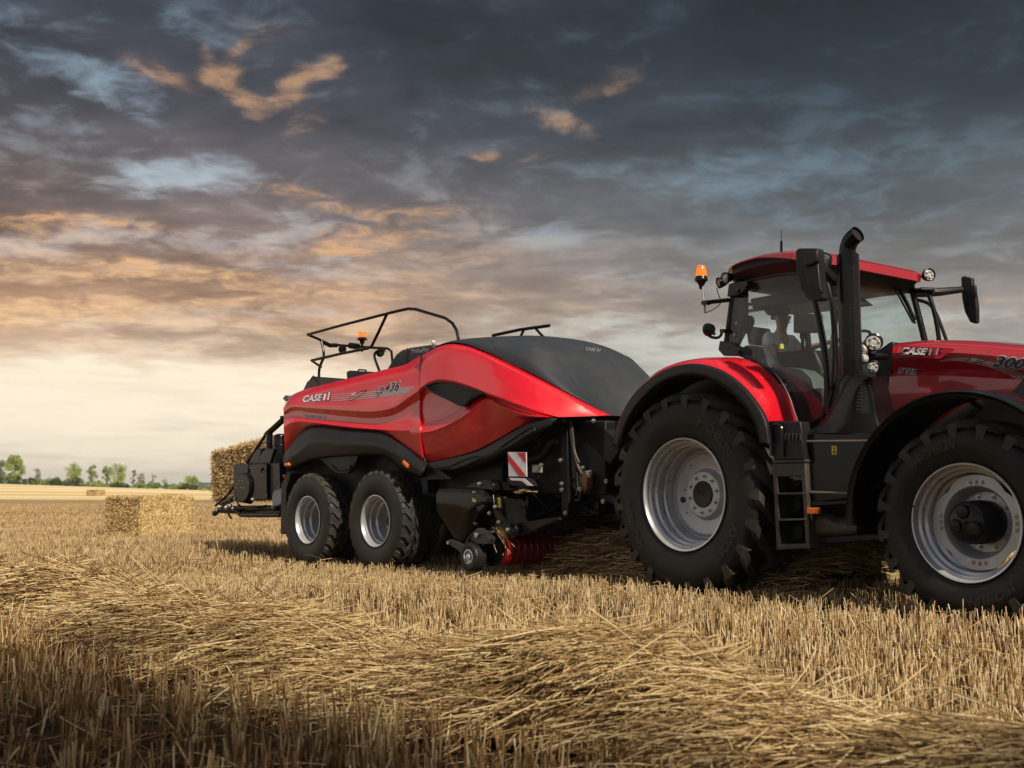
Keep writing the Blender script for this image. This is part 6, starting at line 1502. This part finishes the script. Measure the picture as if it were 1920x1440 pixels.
def build_swath(name, p, d, s0, s1, half, height, dens, label, head0=.12, hs=.30, rad=.0033, base=True, wav=1.0):
    p = np.array(p); d = np.array(d); nrm = np.array([-d[1], d[0]])
    Vs, Fs, Cs = [], [], []; off = 0
    def prof(s, c):   # mound height
        w = half * (1 + .16 * np.sin(s * 1.7) + .10 * np.sin(s * 4.1 + 1)); q = np.clip(1 - (c / w)**2, 0, 1)
        hv = height * (1 + .30 * np.sin(s * 1.1 + .7) * np.cos(c * 2.1 + s) + .22 * np.sin(s * 2.9 + c * 3))
        return q ** .8 * np.maximum(hv, .3 * height), w
    n = int((s1 - s0) * half * 2 * dens)
    s = s0 + (s1 - s0) * np.random.rand(n); c = np.random.randn(n) * half * .46; c = np.where(abs(c) > half * 1.08, (np.random.rand(n) * 2 - 1) * half * .9, c)
    cc = c + wav * swath_c(s); x = p[0] + d[0] * s + nrm[0] * cc; y = p[1] + d[1] * s + nrm[1] * cc
    h, w = prof(s, c)
    z = gz(x, y) + .03 + h * (1 - .55 * np.random.rand(n) ** 2.5) + np.abs(np.random.randn(n)) * .02 + .05 * (abs(c) > w * .9)
    fluff = np.random.rand(n) < .05; z = z + fluff * np.random.rand(n) * .06
    head = head0 + np.random.randn(n) * hs + .35 * np.sin(s * 2.2) + .25 * np.sin(s * 5 + c * 4); head = np.where(np.random.rand(n) < .16, np.random.rand(n) * 6.28, head)
    k = keep_mask(x, y); x, y, z, head, fluff = x[k], y[k], z[k], head[k], fluff[k]; n = len(x)
    dist = np.maximum(y, 3.0)
    V, f, cl = straws(n, np.stack([x, y, z], 1), head, .18, .68, rad * np.clip(dist / 7, .80, 4), 4, .5 + 1.6 * fluff)
    Vs.append(V); Fs.append(f); Cs.append(cl); off += len(V)
    # matted core of the mound
    ns, nc = int((s1 - s0) * 8), 18; S_, C_ = np.meshgrid(np.linspace(s0, s1, ns), np.linspace(-1, 1, nc), indexing='ij')
    C2 = C_ * half * .85; H, w = prof(S_, C2); cc = C2 + wav * swath_c(S_)
    X = p[0] + d[0] * S_ + nrm[0] * cc; Y = p[1] + d[1] * S_ + nrm[1] * cc; Z = gz(X, Y) + H * .62 + .01 + (np.random.rand(*X.shape) - .5) * .03 - .06 * (abs(C_) > .95)
    i = (np.arange(ns - 1)[:, None] * nc + np.arange(nc - 1)[None]).ravel(); g = np.stack([i, i + 1, i + nc + 1, i + nc], -1)
    Vs.append(np.stack([X, Y, Z], -1).reshape(-1, 3)); Fs.append(g + off); Cs.append(np.random.rand(len(g)) * .35)
    o = mkmesh(name, np.concatenate(Vs), np.concatenate(Fs), LOOSE, np.concatenate(Cs)); o['kind'] = 'stuff'; o['label'] = label; o['category'] = 'straw'
build_swath('straw_swath', (-.10, 5.12), (.660, -.751), -14, 3.6, .60, .27, 1650, 'loose pale straw swath lying across the foreground stubble', head0=.26, hs=.24, rad=.0033)
bo = B.o + B.w * 1.42
build_swath('straw_swath', (bo.x, bo.y), (B.u.x, B.u.y), 2.2, 6.3, 1.0, .46, 1000, 'loose straw swath under the tractor, feeding the baler pickup', head0=-.4, hs=.6, wav=.3)
build_swath('straw_swath', (-13.5, 21), (.62, -.785), -40, 2, 1.0, .15, 110, 'low straw swath far out on the left of the field', head0=.1, wav=2)
# stray stems lying over and in the stubble
def stray():
    n = 3200; y = 3 + 13 * np.random.rand(n) ** 1.1; x = (np.random.rand(n) * 2 - 1) * (.5 * y + 1); k = keep_mask(x, y); x, y = x[k], y[k]; n = len(x)
    V, f, c = straws(n, np.stack([x, y, gz(x, y) + .02 + .15 * np.random.rand(n)], 1), np.random.rand(n) * 6.28, .10, .42, .0020 * np.clip(y / 8, .95, 3), 3, 1.0)
    o = mkmesh('stray_straw', V, f, LOOSE, c); o['kind'] = 'stuff'; o['label'] = 'single straw stems scattered through the stubble'; o['category'] = 'straw'
stray()

# ------------------------------------------------------------------ bales
BALEM = straw_mat('bale_straw', [(0.0, (.11, .060, .022, 1)), (.35, (.42, .26, .105, 1)), (.65, (.70, .50, .23, 1)), (1.0, (.90, .74, .42, 1))], .65)
def bale(name, c, ang, size, n, label, rad=.004, group=None, sc=1.0, loose=.7, tilt=0.0):
    L, Wd, Hh = size; root_a = ang; Vs, Fs, Cs = [], [], []; off = 0
    # core: subdivided, lumpy box
    def face(o, a, b, na, nb):
        A, Bq = np.meshgrid(np.linspace(0, 1, na), np.linspace(0, 1, nb), indexing='ij'); P_ = o + A[..., None] * a + Bq[..., None] * b
        return P_, na, nb
    h = np.array([L / 2, Wd / 2, Hh / 2]); core = []
    for ax in range(3):
        for s in (-1, 1):
            o = -h.copy(); o[ax] = s * h[ax]; a = np.zeros(3); b = np.zeros(3); a[(ax + 1) % 3] = 2 * h[(ax + 1) % 3]; b[(ax + 2) % 3] = 2 * h[(ax + 2) % 3]
            P_, na, nb = face(o, a, b, 20, 20); P_ = P_ * .965; q = P_.copy()
            nz = .012 * (np.sin(q[..., 0] * 21 + q[..., 2] * 13) + np.sin(q[..., 1] * 17 + q[..., 2] * 9 + q[..., 0] * 5)); P_[..., ax] += s * nz
            i = (np.arange(na - 1)[:, None] * nb + np.arange(nb - 1)[None]).ravel(); g = np.stack([i, i + 1, i + nb + 1, i + nb], -1)
            Vs.append(P_.reshape(-1, 3)); Fs.append(g + off); Cs.append(np.random.rand(len(g)) * .2); off += na * nb
            m_ = int(n * (a.sum() * b.sum()) / (2 * (L * Wd + L * Hh + Wd * Hh)))
            A = np.random.rand(m_, 1); Bq = np.random.rand(m_, 1); pos = (o + A * a + Bq * b)
            pos[:, ax] += s * (np.random.randn(m_) * .012 - .004)
            # straws mostly lie in the face, partly poking out; flakes run across the length
            d = np.random.randn(m_, 3); d[:, ax] *= .35; d[:, 0] *= .55
            if ax == 0: d[:, 1:] *= 1.4
            d /= np.linalg.norm(d, axis=1, keepdims=True); ln = (.05 + .13 * np.random.rand(m_)) * (.6 + loose * .6)
            P0 = pos - d * ln[:, None] / 2; P1 = pos + d * ln[:, None] / 2
            flake = .10 * np.sin(pos[:, 0] * 2 * PI / .11)
            tone = np.clip(.60 + .23 * np.random.randn(m_) + flake * 1.3, 0, 1)
            V, f, c_ = prisms(P0, P1, np.full(m_, rad), np.full(m_, rad * .9), tone); Vs.append(V); Fs.append(f + off); Cs.append(c_); off += len(V)
    o = mkmesh(name, np.concatenate(Vs), np.concatenate(Fs), BALEM, np.concatenate(Cs)); o.location = c; o.rotation_euler = (0, tilt, root_a)
    o['label'] = label; o['category'] = 'bale'
    if group: o['group'] = group
    tw = MB()
    for k in range(6):
        y = -Wd / 2 + Wd * (k + .5) / 6; e = .008
        tw.tube([(-h[0] - e, y, -h[2] - e), (h[0] + e, y, -h[2] - e), (h[0] + e, y, h[2] + e), (-h[0] - e, y, h[2] + e), (-h[0] - e, y, -h[2] - e)], max(.0022, rad * .6), 5)
    tw.build('twine', mat('dark_twine', (.10, .08, .05), .7), o)
    return o
# bale leaving the chute
pb = B.P(401, 852, .85); pb2 = B.P(401, 938, .85)
zt, zb2 = pb.z, pb2.z + .02; L = 2.3
cc = B.o + B.u * (pb.x + L / 2) + B.w * (.85 + .6)
bale('square_bale', (cc.x, cc.y, (zt + zb2) / 2 + .12), B.ang, (L, 1.2, zt - zb2), 40000, 'large square straw bale sliding off the chute behind the baler', rad=.0052, loose=1.1, tilt=math.radians(-5.5))
# bale standing in the field: near corner at px 262
def wpt(px, py, dep): d = ray(px, py) * dep; return Vector((d.x, d.y, CAMH + d.z))
def bale_px(pl, pc, pr, dep, hpx, length_left, n, label, rad, ybot, width=1.2, group=None):
    """near vertical edge at pc; left face length_left; right face width"""
    C = wpt(pc, ybot, dep); H_ = hpx * dep / F
    best = None
    for a in np.radians(np.arange(5, 86, 1.0)):       # rotation so that both faces subtend the seen widths
        dl = Vector((-math.cos(a), math.sin(a), 0)); dr = Vector((math.sin(a), math.cos(a), 0))
        p1 = C + dl * length_left; p2 = C + dr * width
        e = abs(960 + F * p1.x / p1.y - pl) + abs(960 + F * p2.x / p2.y - pr)
        if best is None or e < best[0]: best = (e, a, dl, dr)
    _, a, dl, dr = best; ce = C + dl * length_left / 2 + dr * width / 2
    return bale('square_bale', (ce.x, ce.y, float(gz(ce.x, ce.y)) + H_ / 2 - .02), -a, (length_left, width, H_), n, label, rad, group)
G = 'square bales standing on the stubble'
bale_px(182, 262, 366, 26.5, 72, 1.15, 48000, 'large square straw bale in the middle distance, behind the foreground swath', .0072, 1001, 1.75, G)
bale_px(169, 182, 201, 150, 11.5, 1.6, 2500, 'tiny far off straw bale seen whole, at the edge of the pale field', .03, 929, 2.2, G)
bale_px(303, 330, 346, 118, 8.0, 1.6, 2500, 'far straw bale mostly hidden behind the nearer bale, only its top showing', .025, 939, 1.9, G)

# ------------------------------------------------------------------ trees, hedge, hills
def leaf_mat(name, a, b_):
    m = bpy.data.materials.new(name); m.use_nodes = True; t = NT(m.node_tree); b = t.n['Principled BSDF']
    at = t.node('ShaderNodeAttribute', attribute_name='tone'); t.put(b.inputs['Base Color'], t.mix(at.outputs['Fac'], (*a, 1), (*b_, 1)))
    b.inputs['Roughness'].default_value = .7; b.inputs['Specular IOR Level'].default_value = .2
    tr = t.node('ShaderNodeBsdfTranslucent'); t.l.new(t.mix(at.outputs['Fac'], (*a, 1), (*b_, 1)), tr.inputs[0]); mx = t.node('ShaderNodeMixShader'); mx.inputs[0].default_value = .35
    o = [n for n in t.n if n.type == 'OUTPUT_MATERIAL'][0]; t.l.new(b.outputs[0], mx.inputs[1]); t.l.new(tr.outputs[0], mx.inputs[2]); t.l.new(mx.outputs[0], o.inputs[0]); return m
LF = [leaf_mat('leaves_bright', (.20, .29, .07), (.62, .70, .24)), leaf_mat('leaves_mid', (.14, .21, .07), (.48, .56, .22)), leaf_mat('leaves_dark', (.04, .065, .022), (.14, .19, .06)), leaf_mat('leaves_grey', (.12, .15, .09), (.36, .40, .24))]
BARK = mat('bark', (.14, .12, .095), .85)
def foliage(cl, n, size, tone_b=.5):
    """leaf cards round clump centres cl: list of (centre, radius)"""
    w = np.array([r**2 for _, r in cl]); idx = np.random.choice(len(cl), n, p=w / w.sum()); C = np.array([list(c) for c, _ in cl])[idx]; R = np.array([r for _, r in cl])[idx]
    d = np.random.randn(n, 3); d /= np.linalg.norm(d, axis=1, keepdims=True); P_ = C + d * (R * (np.random.rand(n) ** .45))[:, None]
    a = np.random.randn(n, 3); a /= np.linalg.norm(a, axis=1, keepdims=True); b = np.cross(a, np.random.randn(n, 3)); b /= np.linalg.norm(b, axis=1, keepdims=True)
    s = size * (.5 + np.random.rand(n))[:, None]
    V = np.stack([P_ - a * s, P_ + b * s * .6, P_ + a * s, P_ - b * s * .6], 1).reshape(-1, 3); f = np.arange(n * 4).reshape(-1, 4)
    ct = np.random.rand(len(cl)) * .5 + .25; tone = np.clip(ct[idx] + np.random.randn(n) * .2 + tone_b - .5, 0, 1)
    return V, f, tone
def tree(px, dep, hpx, wpx, kind, label, dens=1.0, bare=0.0, group=None, name='tree', trunk=True):
    s = dep / F; x = (px - 960) * s; y = dep; z0 = float(gz(x, y)) - .3; H_ = hpx * s; Wt = wpx * s
    rnd = random.Random(int(px * 7 + hpx)); cl = []; br = MB()
    br.tube([(0, 0, 0), (rnd.uniform(-.02, .02) * H_, 0, H_ * .5), (rnd.uniform(-.04, .04) * H_, 0, H_ * .93)], [H_ * .022, H_ * .004], 7, smooth=8)
    for i in range(26):
        t = rnd.uniform(.28, .96); q = rnd.uniform(0, 2 * PI); prof = math.sin(PI * min(1, (t - .18) / .86)) ** .7
        rad = Wt / 2 * prof * rnd.uniform(.45, .9); c = Vector((math.cos(q) * rad, math.sin(q) * rad, H_ * t))
        br.tube([(0, 0, H_ * max(.12, t - .28)), tuple(c * .6 + Vector((0, 0, H_ * (t - .12))) * .4), tuple(c)], [H_ * .008, H_ * .002], 5, smooth=6)
        if rnd.random() > bare: cl.append((c, Wt * rnd.uniform(.13, .26)))
    root = empty(name, (x, y, z0), 0, label, 'tree', group)
    br.build('trunk', BARK, root)
    if cl:
        V, f, c = foliage(cl, int(2600 * dens), H_ * .020); o = mkmesh('crown', V, f, LF[kind], c); o.parent = root
    return root
TG = 'trees along the far edge of the field'
TD = 262
tree(30, TD, 56, 34, 0, 'tallest bushy green tree at the far left of the horizon', 2.2, group=TG)
tree(2, TD + 6, 46, 26, 3, 'grey green tree cut by the left edge of the photo', .9, .2, group=TG)
tree(72, TD, 34, 14, 3, 'thin sparse tree right of the tallest far left tree', .35, .45, group=TG)
tree(141, TD, 46, 30, 0, 'rounded yellow green tree, third of the tall horizon trees from the left', 1.0, .1, group=TG)
tree(176, TD, 42, 18, 1, 'narrow green tree above the tiny far bale', .8, .1, group=TG)
tree(204, TD, 44, 20, 1, 'left one of the two forked green trees right of the tiny far bale', .7, .15, group=TG)
tree(224, TD + 3, 46, 32, 0, 'widest open crowned tree above the middle distance bale', 1.2, .1, group=TG)
tree(253, TD, 38, 11, 3, 'slim nearly bare tree with a dark clump low in its crown', .25, .5, group=TG)
tree(268, TD, 32, 16, 3, 'pale thin leaved tree right of the slim nearly bare tree', .5, .3, group=TG)
tree(289, TD, 33, 18, 3, 'bare twiggy tree, faint against the sky', .15, .75, group=TG)
tree(312, TD, 26, 14, 3, 'small bare twiggy tree left of the bright bush', .12, .8, group=TG)
tree(355, TD - 8, 28, 15, 0, 'bright green small tree left half of the bright pair near the chute bale', 1.2, group=TG)
tree(368, TD - 8, 28, 15, 0, 'bright green small tree right half of the bright pair near the chute bale', 1.2, group=TG)
def bush(px, dep, hpx, wpx, kind, label, group='hedge bushes under the far trees'):
    s = dep / F; x = (px - 960) * s; z0 = float(gz(x, dep)) - .3; rnd = random.Random(int(px)); cl = []
    for i in range(14): cl.append((Vector((rnd.uniform(-.5, .5) * wpx * s, rnd.uniform(-1, 1), rnd.uniform(.15, .75) * hpx * s)), rnd.uniform(.22, .38) * hpx * s))
    V, f, c = foliage(cl, 1300, .16, .5); o = mkmesh('bush', V, f, LF[kind], c); o.location = (x, dep, z0); o['label'] = label; o['category'] = 'bush'; o['group'] = group
    return o
hl = [(-18, 13, 44, 2), (20, 16, 44, 2), (52, 14, 34, 2), (86, 14, 36, 1), (112, 15, 34, 2), (140, 17, 36, 2), (170, 14, 34, 1), (200, 15, 34, 1), (232, 12, 36, 2), (264, 12, 36, 1), (297, 13, 36, 1), (330, 14, 36, 1), (362, 12, 36, 2), (396, 12, 40, 1), (436, 12, 44, 2)]
nm = ['at the left edge of the photo', 'at the foot of the tallest far left tree', 'right of the tallest far left tree', 'under the thin sparse tree', 'left of the rounded yellow green tree', 'at the foot of the rounded yellow green tree',
      'under the narrow green tree', 'under the forked green trees', 'under the widest open crowned tree', 'under the pale thin leaved tree', 'under the bare twiggy tree', 'left of the bright green pair', 'in front of the bright green pair', 'left of the bale on the chute', 'behind the bale on the chute']
kn = {1: 'mid green', 2: 'dark green'}
for (a, b, c, k), s in zip(hl, nm): bush(a, TD - 12, b * 1.15, c, k, f'{kn[k]} hedge bush {s}')
BH = ['just right of the bale chute', 'below the baler rail', 'behind the baler wheels', 'behind the baler pickup', 'behind the tractor drawbar', 'behind the rear tractor wheel', 'behind the cab ladder', 'behind the tractor console', 'at the right edge of the photo']
for k in range(9):
    bush(520 + k * 170, TD - 5, 14, 150, 2 if k % 2 else 1, 'low hedge bush on the horizon ' + BH[k], 'hedge bushes behind the machines')
def hills():
    xs = np.linspace(-900, 700, 220); rows = []
    hgt = lambda x: 18 + 5.5 * np.exp(-((x + 170) / 60)**2) * 0 + 16 * sstep(-255, -165, x) * (1 - .4 * sstep(100, 500, x)) + 1.8 * np.sin(x * .045) + 1.0 * np.sin(x * .16) + .7 * np.sin(x * .37) + .6 * np.random.rand(*np.shape(x))
    V = []; 
    for j, t in enumerate(np.linspace(0, 1, 14)):
        y = 900 + t * 500; V.append(np.stack([xs * (1 + .5 * t), np.full_like(xs, y), -12 + hgt(xs) * np.sin(PI * min(1, .08 + t * .9)) ** .6 * (.9 + .1 * np.random.rand(len(xs)))], -1))
    V = np.concatenate(V); nx = len(xs); i = (np.arange(13)[:, None] * nx + np.arange(nx - 1)[None]).ravel()
    m = mat('wooded_hill', (.055, .075, .085), .9, var=.35, vscale=.05)  # blue of distance haze put into the forest colour
    o = mkmesh('hills', V, np.stack([i, i + 1, i + nx + 1, i + nx], -1), m, smooth=False); o['kind'] = 'structure'
hills()

def shade_tree(i, x, y, Ht, rw):  # added trees out of view, placed to throw shade on the near foreground
    rnd = random.Random(90 + i); cl = []; br = MB(); z0 = float(gz(x, y)) - .2
    br.tube([(0, 0, 0), (rnd.uniform(-.4, .4), 0, Ht * .5), (rnd.uniform(-.6, .6), 0, Ht * .95)], [.38, .05], 8, smooth=10)
    for k in range(60):
        t = rnd.uniform(.12, .98); q = rnd.uniform(0, 2 * PI); r = rw * (math.sin(PI * min(1, t * .8 + .14)) ** .6) * rnd.uniform(.1, .85)
        c = Vector((math.cos(q) * r, math.sin(q) * r, Ht * t)); cl.append((c, rw * rnd.uniform(.28, .5)))
        if k % 3 == 0: br.tube([(0, 0, Ht * max(.08, t - .2)), tuple(c)], [.10, .02], 5)
    root = empty('tree', (x, y, z0), 0, ['first', 'second', 'third', 'fourth', 'fifth'][i] + ' unseen shade tree added behind the camera, counted from the nearest', 'tree', 'unseen shade trees added behind the camera')
    br.build('trunk', BARK, root)
    V, f, c = foliage(cl, 8500, .21); o = mkmesh('crown', V, f, LF[1], c); o.parent = root
for i, (x, y) in enumerate(((5.6, -8.8), (8.6, -12.0), (11.6, -15.4), (14.6, -18.8), (17.6, -22.2))): shade_tree(i, x, y, (14.8, 15.2, 15.8, 16.4, 17.0)[i], 3.1)

# ------------------------------------------------------------------ the air of the far field
def haze():
    mb = MB().box((-1950, -1950, -14), (1950, 1950, 27)); m = bpy.data.materials.new('haze'); m.use_nodes = True; t = NT(m.node_tree); t.n.clear()
    o = t.node('ShaderNodeOutputMaterial'); v = t.node('ShaderNodeVolumePrincipled'); v.inputs['Color'].default_value = (.93, .94, .95, 1); v.inputs['Density'].default_value = .00030
    v.inputs['Anisotropy'].default_value = .3; t.l.new(v.outputs[0], o.inputs['Volume'])
    h = mb.build('haze', m, None, smooth=0); h['kind'] = 'stuff'; h['label'] = 'thin pale evening haze over the far field'; h['category'] = 'haze'
haze()
